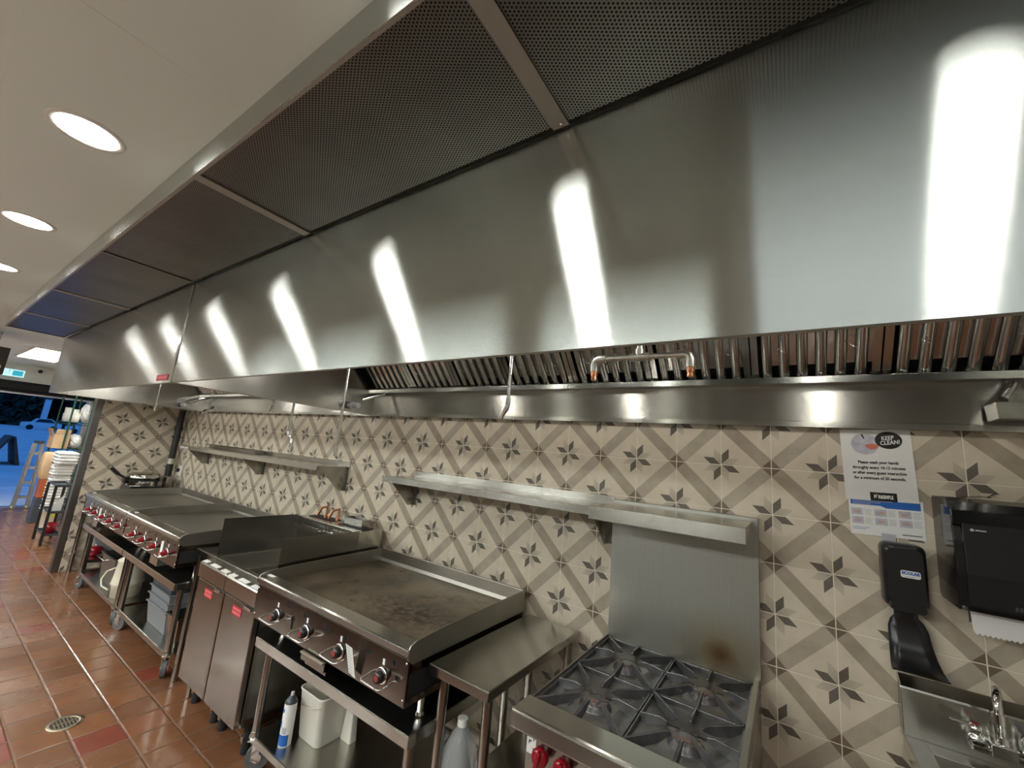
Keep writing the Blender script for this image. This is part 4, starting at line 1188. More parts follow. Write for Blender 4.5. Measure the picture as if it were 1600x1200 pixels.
def griddle(x0, x1, nk, label, knobx, red=False, front=-0.90, stain='plate'):
    t = thing('griddle', ((x0 + x1) / 2, -0.47, 0.65), label, 'griddle', 'countertop griddles on stands')
    zb, zp, zt = 0.752, 0.930, 1.013
    yb = -0.05
    mb = MB(); mb.box(x0 + 0.004, x1 - 0.004, front + 0.012, yb - 0.01, zb, 0.905); mb.build('cabinet', 'black_matte', t)
    mb = MB(); mb.box(x0, x1, front, front + 0.010, zb, 0.922)
    pn = mb.build('control_panel', 'panel', t, 0.002)
    # bottom side rails of the cabinet
    for x in (x0, x1 - 0.004):
        mb = MB()
        mb.box(x, x + 0.004, front + 0.01, yb - 0.01, zb, zb + 0.028)
        mb.box(x, x + 0.004, front + 0.01, yb - 0.01, 0.868, 0.912)
        mb.box(x, x + 0.004, -0.30, yb - 0.01, zb + 0.02, 0.88)
        mb.build('side_frame', 'panel', t)
    # plate, trough and splash guards
    mb = MB(); mb.box(x0 + 0.010, x1 - 0.010, -0.775, yb - 0.022, 0.905, zp); mb.build('cooking_plate', stain, t)
    mb = MB()
    mb.prism([(front - 0.004, 0.926), (front - 0.012, 0.934), (front - 0.012, 0.957), (front - 0.004, 0.962), (front + 0.062, 0.966), (front + 0.070, 0.960), (front + 0.070, 0.915), (front + 0.066, 0.915), (front + 0.060, 0.955), (front, 0.950), (front, 0.926)], x0, x1, 'x')
    mb.build('front_rail', 'steel', t, 0.001)
    mb = MB(); mb.box(x0 + 0.01, x1 - 0.01, front + 0.070, -0.775, 0.900, 0.908); mb.box(x0 + 0.01, x1 - 0.01, -0.778, -0.775, 0.90, 0.926); mb.build('grease_trough', 'worn', t)
    mb = MB()
    side = [(front - 0.006, 0.922), (front - 0.008, 0.958), (front + 0.0, 0.972), (front + 0.030, 0.984), (-0.70, 0.996), (yb, zt), (yb, 0.900), (front + 0.02, 0.900)]
    mb.prism(side, x0 - 0.001, x0 + 0.006, 'x'); mb.prism(side, x1 - 0.006, x1 + 0.001, 'x')
    mb.box(x0, x1, yb - 0.016, yb, 0.90, zt)
    mb.add([(x0, yb - 0.022, zp), (x1, yb - 0.022, zp), (x1, yb - 0.016, zp + 0.02), (x0, yb - 0.016, zp + 0.02)], [(0, 1, 2, 3)])
    mb.build('splash_guard', 'worn', t, 0.0025)
    for x in knobx:
        z = 0.822
        mb = MB(); mb.lathe((x, front, z), [(0.0, 0.0), (0.030, 0.0), (0.034, 0.004), (0.031, 0.008), (0.026, 0.009), (0.0, 0.009)], 26, axis=(0, -1, 0))
        kb = mb.build('control_knob', 'chrome', t)
        mb = MB(); mb.lathe((x, front - 0.009, z), [(0.024, 0.0), (0.023, 0.012), (0.019, 0.022), (0.0, 0.0225)], 22, axis=(0, -1, 0))
        mb.build('knob_body', 'red' if red else 'black', kb)
        if red:
            mb = MB(); mb.obox((x, front - 0.036, z), (1, 0, 0.2), (0, 1, 0), (-0.2, 0, 1), 0.026, 0.010, 0.009); mb.build('knob_wing', 'red', kb, 0.003)
            mb = MB(); mb.obox((x, front - 0.0465, z), (1, 0, 0.2), (0, 1, 0), (-0.2, 0, 1), 0.012, 0.001, 0.004); mb.build('red_disc', 'pinklabel', kb)
        else:
            mb = MB(); mb.cyl((x, front - 0.031, z), (x, front - 0.0325, z), 0.0125, n=18); mb.build('red_disc', 'mutedred', kb)
        mb = MB(); mb.tube([(x - 0.062, front, z - 0.004), (x - 0.062, front - 0.052, z - 0.012), (x - 0.050, front - 0.062, z - 0.014), (x + 0.050, front - 0.062, z - 0.014), (x + 0.062, front - 0.052, z - 0.012), (x + 0.062, front, z - 0.004)], 0.0040, 8)
        mb.build('wire_guard', 'chrome', kb)
        mb = MB(); mb.box(x - 0.006, x + 0.006, front - 0.001, front, z + 0.040, z + 0.062); mb.build('index_mark', 'paper', kb)
    sl = []
    if not red:
        sl = [(-2.86, 0.895), (-2.68, 0.892), (-2.52, 0.888), (-2.36, 0.886), (-2.33, 0.878), (-2.19, 0.886), (-2.03, 0.882), (-1.87, 0.887), (-1.845, 0.84)]
    else:
        k = x0 + 0.06
        while k < x1 - 0.04:
            sl.append((k, 0.895)); k += 0.135
    for x, z in sl:
        mb = MB(); mb.cyl((x, front - 0.0006, z), (x, front + 0.002, z), 0.009, n=12); mb.box(x, x + (0.024 if not red else 0.012), front - 0.0006, front + 0.002, z - 0.009, z + 0.009)
        mb.build('pilot_hole', 'black_matte', t)
    for x in (x0 + 0.012, x1 - 0.012):
        for z in (0.775, 0.905):
            mb = MB(); mb.sphere((x, front, z), 0.006, 1, 0.5, 1, 10, 6); mb.build('screw', 'chrome', t)
    for x in (x0 + 0.06, x1 - 0.06):
        for y in (front + 0.16, yb - 0.08):
            mb = MB(); mb.cyl((x, y, 0.662), (x, y, zb), 0.016, n=14); mb.cyl((x, y, 0.651), (x, y, 0.672), 0.020, 0.013, n=14); mb.build('leg', 'chrome', t)
    return t

stand(-2.99, -1.775, 0.650, 'stainless stand on casters carrying the near griddle', turns=(0.9, 0.6))
g = griddle(-3.0, -1.785, 4, 'nearest wide griddle with browned plate and black knobs with red centres', (-2.765, -2.49, -2.215, -1.925))
mb = MB(); mb.add([(-2.128, -0.9405, 0.892), (-2.082, -0.9405, 0.887), (-2.068, -0.915, 0.768), (-2.114, -0.915, 0.776), (-2.128, -0.9415, 0.892), (-2.082, -0.9415, 0.887), (-2.068, -0.916, 0.768), (-2.114, -0.916, 0.776)], [(0, 1, 2, 3), (4, 7, 6, 5), (0, 4, 5, 1), (1, 5, 6, 2), (2, 6, 7, 3), (3, 7, 4, 0)])
lb = mb.build('instruction_label', 'paper', g)
for k in range(9):
    f = k / 9
    a = Vector((-2.121 + 0.013 * f, -0.9420 + 0.0255 * f, 0.884 - 0.112 * f)); 
    mb = MB(); mb.bar(a, a + Vector((0.026 if k % 3 else 0.032, 0, -0.004)), 0.0008, 0.0028); mb.build('label_print', 'lgrey', lb)
mb = MB(); mb.tray(-2.47, -2.30, -0.893, -0.60, 0.690, 0.751, 0.003); mb.box(-2.48, -2.29, -0.912, -0.897, 0.712, 0.751); dr = mb.build('grease_drawer', 'panel', g, 0.002)
mb = MB(); mb.box(-2.475, -2.295, -0.922, -0.910, 0.744, 0.750); mb.build('drawer_pull', 'steel', dr)
for (x, y) in ((-2.985, -0.87), (-2.96, -0.862), (-2.935, -0.868)):
    pass
mb = MB(); mb.box(-2.985, -2.925, -0.872, -0.850, 0.9665, 0.968); mb.build('white_sticker', 'paper', g)
mb = MB(); mb.box(-2.62, -2.612, -0.903, -0.9, 0.80, 0.86); mb.cyl((-2.616, -0.903, 0.845), (-2.616, -0.899, 0.845), 0.012, n=12); mb.build('igniter_slot', 'ink', g)

stand(-5.40, -4.175, 0.645, 'stainless stand with casters under the middle griddle, holding grey tubs', yf=-0.875, turns=(0.4, 2.7))
g2 = griddle(-5.40, -4.17, 4, 'middle griddle with four red knobs and clean steel plate', (-5.13, -4.88, -4.62, -4.36), True, stain='worn')
stand(-6.83, -5.42, 0.645, 'farthest stainless stand on casters, with a white bucket on its shelf', yf=-0.875, turns=(0.3, 2.6))
g1 = griddle(-6.85, -5.42, 5, 'farthest griddle with five red knobs, next to the prep table', (-6.60, -6.35, -6.08, -5.82, -5.54), True, stain='worn')
for gg, x in ((g2, -4.47), (g1, -6.22)):
    mb = MB(); mb.box(x - 0.02, x + 0.02, -0.906, -0.9015, 0.77, 0.885); mb.build('instruction_label', 'paper', gg)
    mb = MB(); mb.tray(x - 0.22, x - 0.06, -0.893, -0.62, 0.69, 0.751, 0.003); mb.build('grease_drawer', 'steel', gg)
for gg, xx in ((g2, -5.37), (g1, -6.82)):
    mb = MB(); mb.box(xx, xx + 0.05, -0.872, -0.850, 0.9665, 0.968); mb.build('white_sticker', 'paper', gg)
for gg, a, b in ((g2, -5.0, -4.3), (g1, -6.5, -5.6)):
    mb = MB(); mb.box(a, b, -0.80, -0.77, 0.9305, 0.934); mb.build('plate_front_strip', 'chrome', gg)

# ================================================================== FRYERS
def fryer(x0, x1, label, lift):
    t = thing('deep_fryer', ((x0 + x1) / 2, -0.48, 0), label, 'fryer', 'floor fryers with red door labels')
    xa, xb = x0 + 0.004, x1 - 0.004
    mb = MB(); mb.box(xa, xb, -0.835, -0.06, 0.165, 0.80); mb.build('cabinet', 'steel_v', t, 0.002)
    # header with sloping top front
    mb = MB(); mb.prism([(-0.835, 0.775), (-0.875, 0.775), (-0.882, 0.782), (-0.884, 0.862), (-0.878, 0.872), (-0.80, 0.884), (-0.79, 0.80)], xa, xb, 'x'); hd = mb.build('header', 'steel', t, 0.003)
    mb = MB(); mb.box(xa + 0.002, xb - 0.004, -0.872, -0.842, 0.172, 0.768); dr = mb.build('door', 'steel_v', t, 0.004)
    mb = MB(); mb.box(xb - 0.115, xb - 0.035, -0.885, -0.872, 0.752, 0.767); mb.build('handle', 'chrome', dr, 0.002)
    mb = MB()
    mb.box(xa + 0.13, xa + 0.24, -0.8735, -0.872, 0.685, 0.735); lb = mb.build('red_label', 'redlabel', dr)
    for r_ in range(2):
        mb = MB()
        for q in range(8):
            mb.box(xa + 0.137 + 0.0125 * q, xa + 0.146 + 0.0125 * q, -0.8742, -0.8736, 0.692 + 0.021 * r_, 0.706 + 0.021 * r_)
        mb.build('label_print', 'pinklabel', lb)
    for q, (a, b) in enumerate(((0.01, 0.075), (0.13, 0.235), (0.29, 0.372))):
        mb = MB(); s_ = 0.0008
        mb.add([(xa + a, -0.876, 0.8732), (xa + b, -0.876, 0.8732), (xa + b, -0.848, 0.8775), (xa + a, -0.848, 0.8775), (xa + a, -0.876, 0.8742), (xa + b, -0.876, 0.8742), (xa + b, -0.848, 0.8785), (xa + a, -0.848, 0.8785)], [(0, 3, 2, 1), (4, 5, 6, 7), (0, 1, 5, 4), (1, 2, 6, 5), (2, 3, 7, 6), (3, 0, 4, 7)])
        mb.build('caution_sticker', 'paper', hd)
    # tank: rim with a sunk pot
    mb = MB()
    mb.box(xa, xb, -0.80, -0.765, 0.86, 0.888); mb.box(xa, xa + 0.014, -0.765, -0.26, 0.86, 0.888); mb.box(xb - 0.014, xb, -0.765, -0.26, 0.86, 0.888)
    mb.build('tank_rim', 'steel', t, 0.002)
    mb = MB(); mb.tray(xa + 0.014, xb - 0.014, -0.765, -0.26, 0.802, 0.886, 0.003); mb.build('frypot', 'worn', t)
    mb = MB(); mb.box(xa, xb, -0.26, -0.06, 0.80, 1.13); ri = mb.build('flue_riser', 'steel', t, 0.003)
    mb = MB(); mb.box(xa + 0.05, xb - 0.05, -0.20, -0.10, 1.1305, 1.134); mb.build('flue_opening', 'black_matte', ri)
    mb = MB(); mb.box(xa + 0.03, xb - 0.03, -0.30, -0.262, 1.055, 1.067); mb.box(xa + 0.03, xb - 0.03, -0.304, -0.298, 1.055, 1.085); mb.build('basket_hanger', 'chrome', ri)
    mb = MB(); mb.box(xa + 0.06, xb - 0.06, -0.290, -0.270, 1.0672, 1.0685); mb.build('hanger_slot', 'ink', ri)
    for x in (xa + 0.05, xb - 0.05):
        for y in (-0.76, -0.13):
            mb = MB(); mb.cyl((x, y, 0.001), (x, y, 0.166), 0.024, 0.024, n=12); lg_ = mb.build('leg', 'black_matte', t)
            mb = MB(); mb.box(x - 0.012, x + 0.012, y - 0.03, y - 0.024, 0.06, 0.09); mb.build('foot_clip', 'chrome', lg_)
    return t
f1 = fryer(-3.83, -3.43, 'left deep fryer with tall splash guard plate on its left edge', 0)
f2 = fryer(-3.43, -3.03, 'right deep fryer, its splash guard plate standing against the near griddle', 0)
for f_, x in ((f1, -3.826), (f2, -3.034)):
    mb = MB(); mb.prism([(-0.79, 0.888), (-0.26, 0.888), (-0.26, 1.14), (-0.79, 1.14)], x - 0.002, x + 0.002, 'x'); mb.build('splash_plate', 'steel_v', f_)
mb = MB()
for s_ in (0, 1):
    mb.tube([(-3.74 + 0.16 * s_, -0.15, 1.136), (-3.72 + 0.16 * s_, -0.13, 1.20), (-3.66 + 0.16 * s_, -0.12, 1.215), (-3.62 + 0.16 * s_, -0.15, 1.16), (-3.62 + 0.16 * s_, -0.16, 1.136)], 0.010, 8)
tag(mb.build('basket_handles', 'copper'), 'brownish looped wire handles lying on the left fryer flue', 'handles')
mb = MB(); mb.tray(-3.36, -3.15, -0.16, -0.08, 1.135, 1.185, 0.004); tag(mb.build('steel_block_tray', 'hood_plain'), 'small dark rectangular pan standing on the right fryer flue', 'pan')

# narrow filler counter between middle griddle and fryers
t = thing('filler_table', (-4.0, -0.45, 0), 'small stainless filler counter between the middle griddle and left fryer', 'counter')
mb = MB(); mb.box(-4.15, -3.84, -0.80, -0.05, 0.845, 0.885); mb.build('top', 'steel_y', t, 0.003)
for x in (-4.13, -3.862):
    for y in (-0.77, -0.09):
        mb = MB(); mb.cyl((x, y, 0.002), (x, y, 0.846), 0.016, n=14); mb.build('leg', 'steel_v', t)

# ================================================================== THINGS ON THE NEAR STAND SHELF
t = thing('spray_can', (-2.80, -0.73, 0.163), 'white and blue aerosol spray can on the lower shelf of the near stand', 'spray can')
cx, cy, zb = -2.765, -0.735, 0.163
mb = MB(); mb.cyl((cx, cy, zb), (cx, cy, zb + 0.195), 0.031, n=26); mb.build('can', 'paper', t)
mb = MB(); mb.lathe((cx, cy, zb + 0.195), [(0.0312, 0.0), (0.031, 0.006), (0.020, 0.022), (0.013, 0.026), (0.013, 0.032), (0, 0.032)], 24); mb.build('shoulder', 'dark_tub', t)
mb = MB(); mb.cyl((cx, cy, zb + 0.227), (cx, cy, zb + 0.243), 0.008, n=12); mb.build('nozzle', 'paper', t)
def wrap(a0, a1, z0, z1, name, mat, r=0.0316):
    mb = MB(); n = 8
    vs = []
    for k in range(n + 1):
        a = math.radians(a0 + (a1 - a0) * k / n)
        for rr_ in (r, r + 0.0004):
            for z in (z0, z1):
                vs.append((cx + rr_ * math.cos(a), cy + rr_ * math.sin(a), z))
    fs = []
    for k in range(n):
        b = 4 * k
        fs += [(b + 2, b + 6, b + 7, b + 3), (b, b + 1, b + 5, b + 4), (b, b + 4, b + 6, b + 2), (b + 1, b + 3, b + 7, b + 5)]
    mb.add(vs, fs, False); return mb.build(name, mat, t)
wrap(190, 350, zb + 0.004, zb + 0.055, 'blue_band', 'blue'); wrap(205, 275, zb + 0.155, zb + 0.172, 'label_print', 'blue'); wrap(215, 265, zb + 0.085, zb + 0.115, 'label_patch', 'blue'); wrap(275, 320, zb + 0.06, zb + 0.09, 'label_photo', 'lgrey')

t = thing('square_bucket', (-2.72, -0.5, 0.163), 'translucent white square bucket with wire bail beside the aerosol can', 'bucket')
mb = MB()
secs = []
bx, by = -2.69, -0.57
for z, w in ((0.163, 0.175), (0.170, 0.185), (0.39, 0.215), (0.396, 0.222), (0.402, 0.222), (0.402, 0.21), (0.395, 0.205), (0.18, 0.17)):
    secs.append([(x, y, z) for x, y in rr(bx, by, w, w, 0.03)])
loft(mb, secs); mb.build('bucket', 'white', t)
mb = MB(); mb.tube([(bx - 0.11, by - 0.02, 0.385), (bx - 0.10, by - 0.09, 0.36), (bx - 0.05, by - 0.125, 0.345), (bx + 0.03, by - 0.128, 0.350), (bx + 0.09, by - 0.11, 0.365), (bx + 0.11, by - 0.03, 0.385)], 0.002, 6); mb.build('wire_bail', 'pipe', t)
mb = MB(); secs = []
for z, w, d_ in ((0.163, 0.085, 0.05), (0.25, 0.07, 0.045), (0.33, 0.06, 0.04)):
    secs.append([(x + 0.0, y, z) for x, y in rr(-2.555, -0.50, w, d_, 0.012)])
loft(mb, secs); tag(mb.build('plastic_scoop', 'white'), 'slim white plastic container right of the square bucket', 'container')

# under the middle griddle: tubs and pan
for k in range(4):
    z = 0.165 + 0.0 + (0.045 * k if k else 0)
    mb = MB()
    base = 0.163 + 0.062 * k
    mb.tray(-4.93, -4.55, -0.74, -0.40, base, base + 0.165, 0.004, 0.02, 0.012)
    lab = ('lowest grey plastic bus tub of the nested stack under the middle griddle', 'second grey tub from the bottom of the nested stack', 'third grey tub from the bottom of the nested stack', 'topmost dark grey tub of the nested stack')[k]
    tag(mb.build('bus_tub', 'grey_tub' if k < 3 else 'dark_tub', None, 0.004), lab, 'tub', 'nested bus tubs')
t = thing('steam_pan', (-4.32, -0.6, 0.163), 'deep stainless pan on the shelf right of the grey tubs', 'pan')
mb = MB(); mb.tray(-4.46, -4.27, -0.76, -0.30, 0.163, 0.36, 0.003, 0.012, 0.012); mb.build('pan', 'steel', t, 0.004)
t = thing('storage_box', (-4.4, -0.4, 0.163), 'dark plastic box behind the steel pan under the middle griddle', 'box')
mb = MB(); mb.box(-4.52, -4.27, -0.26, -0.15, 0.163, 0.52); mb.build('body', 'dark_tub', t, 0.01)
# under the far griddle
t = thing('white_bucket', (-5.7, -0.65, 0.163), 'tall white plastic bucket with bail on the farthest stand shelf', 'bucket')
mb = MB(); c_ = (-5.72, -0.70, 0.163)
mb.lathe(c_, [(0, 0), (0.105, 0), (0.112, 0.10), (0.124, 0.112), (0.118, 0.125), (0.100, 0.30), (0.106, 0.306), (0.104, 0.315), (0.060, 0.345), (0.060, 0.372), (0.035, 0.376), (0, 0.376)], 28); mb.build('body', 'offwhite', t)
mb = MB(); mb.tube([(-5.83, -0.75, 0.40), (-5.86, -0.83, 0.36), (-5.85, -0.86, 0.30), (-5.80, -0.86, 0.25), (-5.70, -0.835, 0.235)], 0.007, 8); mb.build('bail', 'offwhite', t)
t = thing('hotel_pan', (-6.4, -0.6, 0.163), 'deep brown-toned steel pan left of the tall white bucket', 'pan')
mb = MB(); mb.tray(-6.42, -6.02, -0.74, -0.35, 0.163, 0.42, 0.003, 0.012, 0.015); mb.build('pan', 'worn', t, 0.004)
mb = MB(); mb.tube([(-6.36, -0.765, 0.405), (-6.36, -0.81, 0.40), (-6.10, -0.81, 0.40), (-6.10, -0.765, 0.405)], 0.009, 8); mb.build('handle', 'steel', t)

# ================================================================== FAR PREP TABLE AND WAFFLE IRON
t = thing('prep_table', (-7.2, -0.45, 0), 'stainless prep table against the tiled side wall at the far end', 'table')
mb = MB(); mb.box(-7.49, -6.88, -0.80, -0.125, 0.845, 0.88); mb.build('top', 'steel', t, 0.003)
mb = MB(); mb.box(-7.46, -6.92, -0.76, -0.15, 0.20, 0.23); mb.build('undershelf', 'steel', t, 0.003)
for x in (-7.455, -6.915):
    for y in (-0.765, -0.16):
        mb = MB(); mb.cyl((x, y, 0.002), (x, y, 0.846), 0.02, n=14); mb.build('leg', 'steel_v', t)
t = thing('waffle_iron', (-7.2, -0.3, 0.881), 'round black and chrome waffle iron with raised handle on the far table', 'waffle iron')
mb = MB(); mb.prism([(-0.53, 0.881), (-0.20, 0.881), (-0.20, 1.00), (-0.51, 1.00)], -7.42, -7.08, 'x'); mb.build('base', 'black', t, 0.01)
mb = MB(); mb.cyl((-7.25, -0.36, 1.00), (-7.25, -0.36, 1.055), 0.155, n=32); mb.build('lower_plate', 'chrome', t)
mb = MB(); mb.cyl((-7.25, -0.36, 1.055), (-7.25, -0.36, 1.075), 0.172, n=32); mb.build('seam_ring', 'black', t)
mb = MB(); mb.lathe((-7.25, -0.36, 1.075), [(0, 0), (0.162, 0), (0.165, 0.025), (0.155, 0.04), (0.15, 0.06), (0.10, 0.075), (0, 0.08)], 32); mb.build('upper_plate', 'steel', t)
mb = MB(); mb.box(-7.30, -7.20, -0.545, -0.515, 1.02, 1.10); mb.build('latch', 'black', t, 0.006)
mb = MB(); mb.cyl((-7.25, -0.54, 1.09), (-7.25, -0.60, 1.125), 0.012, n=10); mb.cyl((-7.25, -0.60, 1.125), (-7.25, -0.68, 1.20), 0.019, n=12); mb.build('handle', 'black', t)
mb = MB(); mb.box(-7.20, -7.08, -0.175, -0.125, 0.881, 1.12); mb.build('hinge_post', 'steel_v', t, 0.003)
for k in range(3):
    mb = MB(); y = -0.70 + 0.05 * k
    mb.tube([(-7.36 + 0.02 * k, y, 0.888), (-7.2, y + 0.01, 0.93 + 0.01 * k), (-6.98, y + 0.02, 0.888)], 0.006, 8)
    mb.box(-7.00, -6.92, y + 0.005, y + 0.035, 0.882, 0.892)
    tag(mb.build('serving_tongs', 'chrome'), ('front', 'middle', 'rear')[k] + ' one of three steel tongs lying before the waffle iron', 'tongs', 'tongs on the far table')
t = thing('round_pan', (-7.2, -0.5, 0.23), 'large round grey pan standing on edge under the far prep table', 'pan')
mb = MB(); mb.cyl((-7.25, -0.50, 0.42), (-7.21, -0.50, 0.43), 0.185, 0.175, n=30); mb.build('pan', 'grey_tub', t)
mb = MB(); mb.cyl((-7.209, -0.50, 0.43), (-7.205, -0.50, 0.43), 0.15, n=30); mb.build('inner_face', 'lgrey', t)
t = thing('red_pot', (-7.15, -0.62, 0.23), 'small red pot on the shelf below the far prep table', 'pot')
mb = MB(); mb.lathe((-7.12, -0.66, 0.231), [(0, 0), (0.05, 0), (0.065, 0.03), (0.065, 0.07), (0.05, 0.095), (0, 0.10)], 20); mb.build('body', 'red', t)
mb = MB(); mb.sphere((-7.12, -0.66, 0.338), 0.012); mb.build('knob', 'chrome', t)

t = thing('vertical_pipe', (-7.40, -0.09, 0.9), 'black iron pipe rising in the tiled corner to the far hood', 'pipe')
mb = MB(); mb.cyl((-7.385, -0.08, 0.02), (-7.385, -0.08, 1.975), 0.036, n=18); mb.build('pipe', 'blackpipe', t)
for z0, z1, mm in ((1.70, 1.76, 'blackpipe'), (1.26, 1.33, 'pipe'), (1.60, 1.63, 'blackpipe')):
    mb = MB(); mb.cyl((-7.385, -0.08, z0), (-7.385, -0.08, z1), 0.046, n=18); mb.build('collar', mm, t)
t = thing('power_outlet', (-7.33, 0, 1.2), 'white wall outlet beside the black corner pipe', 'outlet')
mb = MB(); mb.box(-7.27, -7.17, -0.012, -0.001, 1.12, 1.25); mb.build('cover_plate', 'paper', t, 0.003)
mb = MB(); mb.box(-7.255, -7.225, -0.04, -0.0125, 1.17, 1.215); mb.build('plug', 'black', t, 0.004)

t = thing('floor_drain', (-4.05, -1.305, 0), 'round brass floor drain set in the red quarry tiles', 'drain')
mb = MB(); mb.lathe((-4.05, -1.305, 0.001), [(0.078, 0), (0.078, 0.003), (0.058, 0.004), (0.056, 0.0015)], 36); mb.build('rim', 'brass', t)
mb = MB(); mb.cyl((-4.05, -1.305, 0.0008), (-4.05, -1.305, 0.0014), 0.057, n=32); mb.build('dark_well', 'ink', t)
mb = MB()
for k in range(7):
    y = -1.305 - 0.045 + 0.015 * k; hw = math.sqrt(max(0, 0.055 ** 2 - (y + 1.305) ** 2))
    mb.box(-4.05 - hw, -4.05 + hw, y - 0.0035, y + 0.0035, 0.0016, 0.004)
mb.box(-4.055, -4.045, -1.36, -1.25, 0.0016, 0.0041)
mb.build('grate', 'brass', t)

# ================================================================== WIRE SHELF AND CLUTTER BY THE DOORWAY
WX0, WX1, WY0, WY1 = -12.40, -11.30, -0.49, -0.24
t = thing('wire_shelf_unit', (-11.85, -0.36, 0), 'tall green wire shelf unit past the tiled side wall, near the doorway', 'shelf unit')
for x in (WX0, WX1):
    for y in (WY0, WY1):
        mb = MB(); mb.cyl((x, y, 0.0), (x, y, 2.16), 0.014, n=12); mb.build('post', 'green', t)
for z in (0.30, 0.75, 1.19, 1.67):
    mb = MB()
    for y in (WY0, WY1):
        mb.tube([(WX0, y, z), (WX1, y, z)], 0.006, 6); mb.tube([(WX0, y, z - 0.04), (WX1, y, z - 0.04)], 0.006, 6)
        for k in range(11):
            mb.tube([(WX0 + 0.104 * k, y, z), (WX0 + 0.05 + 0.104 * k, y, z - 0.04)], 0.002, 5)
    for x in (WX0, WX1): mb.tube([(x, WY0, z), (x, WY1, z)], 0.006, 6); mb.tube([(x, WY0, z - 0.04), (x, WY1, z - 0.04)], 0.006, 6)
    for k in range(25): mb.tube([(WX0 + 0.0438 * k, WY0, z + 0.001), (WX0 + 0.0438 * k, WY1, z + 0.001)], 0.002, 5)
    mb.build('wire_shelf', 'green', t)
def tub(x, y, z, r, h, label, group, mat='white', name='plastic_container'):
    t = thing(name, (x, y, z), label, 'container', group)
    mb = MB(); mb.lathe((x, y, z), [(0, 0), (r * 0.88, 0), (r, h * 0.93), (r * 0.94, h * 0.93), (0, h * 0.93)], 20); mb.build('body', mat, t)
    mb = MB(); mb.lathe((x, y, z + h * 0.93), [(r * 1.03, 0), (r * 1.04, h * 0.07), (0, h * 0.07)], 20); mb.build('lid', mat, t)
spots = [(-12.32, -0.40, 0.050, 0.16, 'leftmost white container on the upper green shelf'), (-12.19, -0.40, 0.060, 0.27, 'tallest white tub on the upper green shelf, just left of the post'),
         (-12.05, -0.40, 0.045, 0.12, 'short white container right of the tall tub on the green shelf'), (-11.92, -0.40, 0.050, 0.22, 'middle white container on the upper green shelf'),
         (-11.79, -0.40, 0.050, 0.15, 'small white container among the right half of the green shelf'), (-11.66, -0.40, 0.055, 0.24, 'tall white container near the right end of the green shelf'),
         (-11.53, -0.40, 0.045, 0.20, 'white container second from the right end of the green shelf'), (-11.40, -0.40, 0.045, 0.16, 'rightmost white container beside the partition on the green shelf')]
for x, y, r, h, l in spots: tub(x, y, 1.6735, r, h, l, 'white containers on the upper green shelf')
def crumple(c, sx, sy, sz, seed, name, mat, parent, n=26, m=16, amp=0.2):
    r_ = random.Random(seed); ph = [(r_.uniform(3, 9), r_.uniform(3, 9), r_.uniform(3, 9), r_.uniform(0, 6)) for _ in range(7)]
    vs = []; fs = []
    for j in range(m + 1):
        tt = math.pi * j / m
        for k in range(n):
            p = 2 * math.pi * k / n
            d = Vector((math.sin(tt) * math.cos(p), math.sin(tt) * math.sin(p), math.cos(tt)))
            w = 1 + amp * sum(math.sin(a * d.x + b * d.y + c2 * d.z + e) for a, b, c2, e in ph) / 3
            w = min(w, 1.0)
            q = Vector((d.x * sx, d.y * sy, d.z * sz)) * w
            vs.append(Vector(c) + q)
    for j in range(m):
        fs += [(j * n + k, (j + 1) * n + k, (j + 1) * n + (k + 1) % n, j * n + (k + 1) % n) for k in range(n)]
    mb = MB(); mb.add(vs, fs, False); return mb.build(name, mat, parent)
t = thing('crumpled_bag', (-11.62, -0.27, 1.675), 'crumpled white plastic bag behind the containers on the green shelf', 'bag')
crumple((-11.62, -0.27, 1.86), 0.20, 0.065, 0.18, 3, 'bag', 'bag', t)
t = thing('cardboard_box', (-11.57, -0.52, 1.195), 'open tan cardboard box on the middle green shelf', 'cardboard box')
mb = MB(); mb.tray(-11.80, -11.34, -0.62, -0.425, 1.1945, 1.43, 0.005); mb.build('carton', 'card', t)
mb = MB(); mb.obox((-11.57, -0.645, 1.48), (1, 0, 0), (0, -0.35, 1), (0, 1, 0.35), 0.21, 0.055, 0.003); mb.obox((-11.325, -0.52, 1.48), (0.3, 0, 1), (0, 1, 0), (1, 0, -0.3), 0.05, 0.09, 0.003); mb.build('flap', 'card', t)
t = thing('white_sack', (-11.55, -0.32, 1.195), 'crumpled white sack right of the box on the middle green shelf', 'sack')
crumple((-11.55, -0.325, 1.33), 0.22, 0.095, 0.135, 9, 'sack', 'bag', t, amp=0.14)
t = thing('kraft_sack', (-10.95, -0.6, 0.705), 'bulging tan kraft paper sack on top of the orange bin', 'paper sack')
mb = MB()
secs = []
for z, w, d_ in ((0.705, 0.22, 0.22), (0.78, 0.26, 0.26), (0.95, 0.27, 0.28), (1.10, 0.26, 0.26), (1.14, 0.22, 0.24), (1.15, 0.10, 0.2)):
    secs.append([(x + 0.008 * math.sin(14 * y + 30 * z), y, z) for x, y in rr(-10.93, -0.605, w, d_, 0.04)])
loft(mb, secs); mb.build('sack_body', 'card', t)
mb = MB(); mb.box(-10.79, -10.783, -0.64, -0.54, 0.80, 1.03); mb.build('printed_panel', 'wood', t)
t = thing('orange_bin', (-10.95, -0.62, 0.40), 'orange plastic bin under the kraft sack near the doorway', 'bin')
mb = MB(); mb.box(-11.06, -10.82, -0.70, -0.50, 0.402, 0.70); mb.build('bin', 'orange', t, 0.012)
mb = MB(); mb.box(-10.819, -10.815, -0.62, -0.56, 0.50, 0.56); mb.build('bin_label', 'paper', t)
t = thing('low_cabinet', (-10.95, -0.6, 0), 'low dark cabinet under the orange bin near the doorway', 'cabinet')
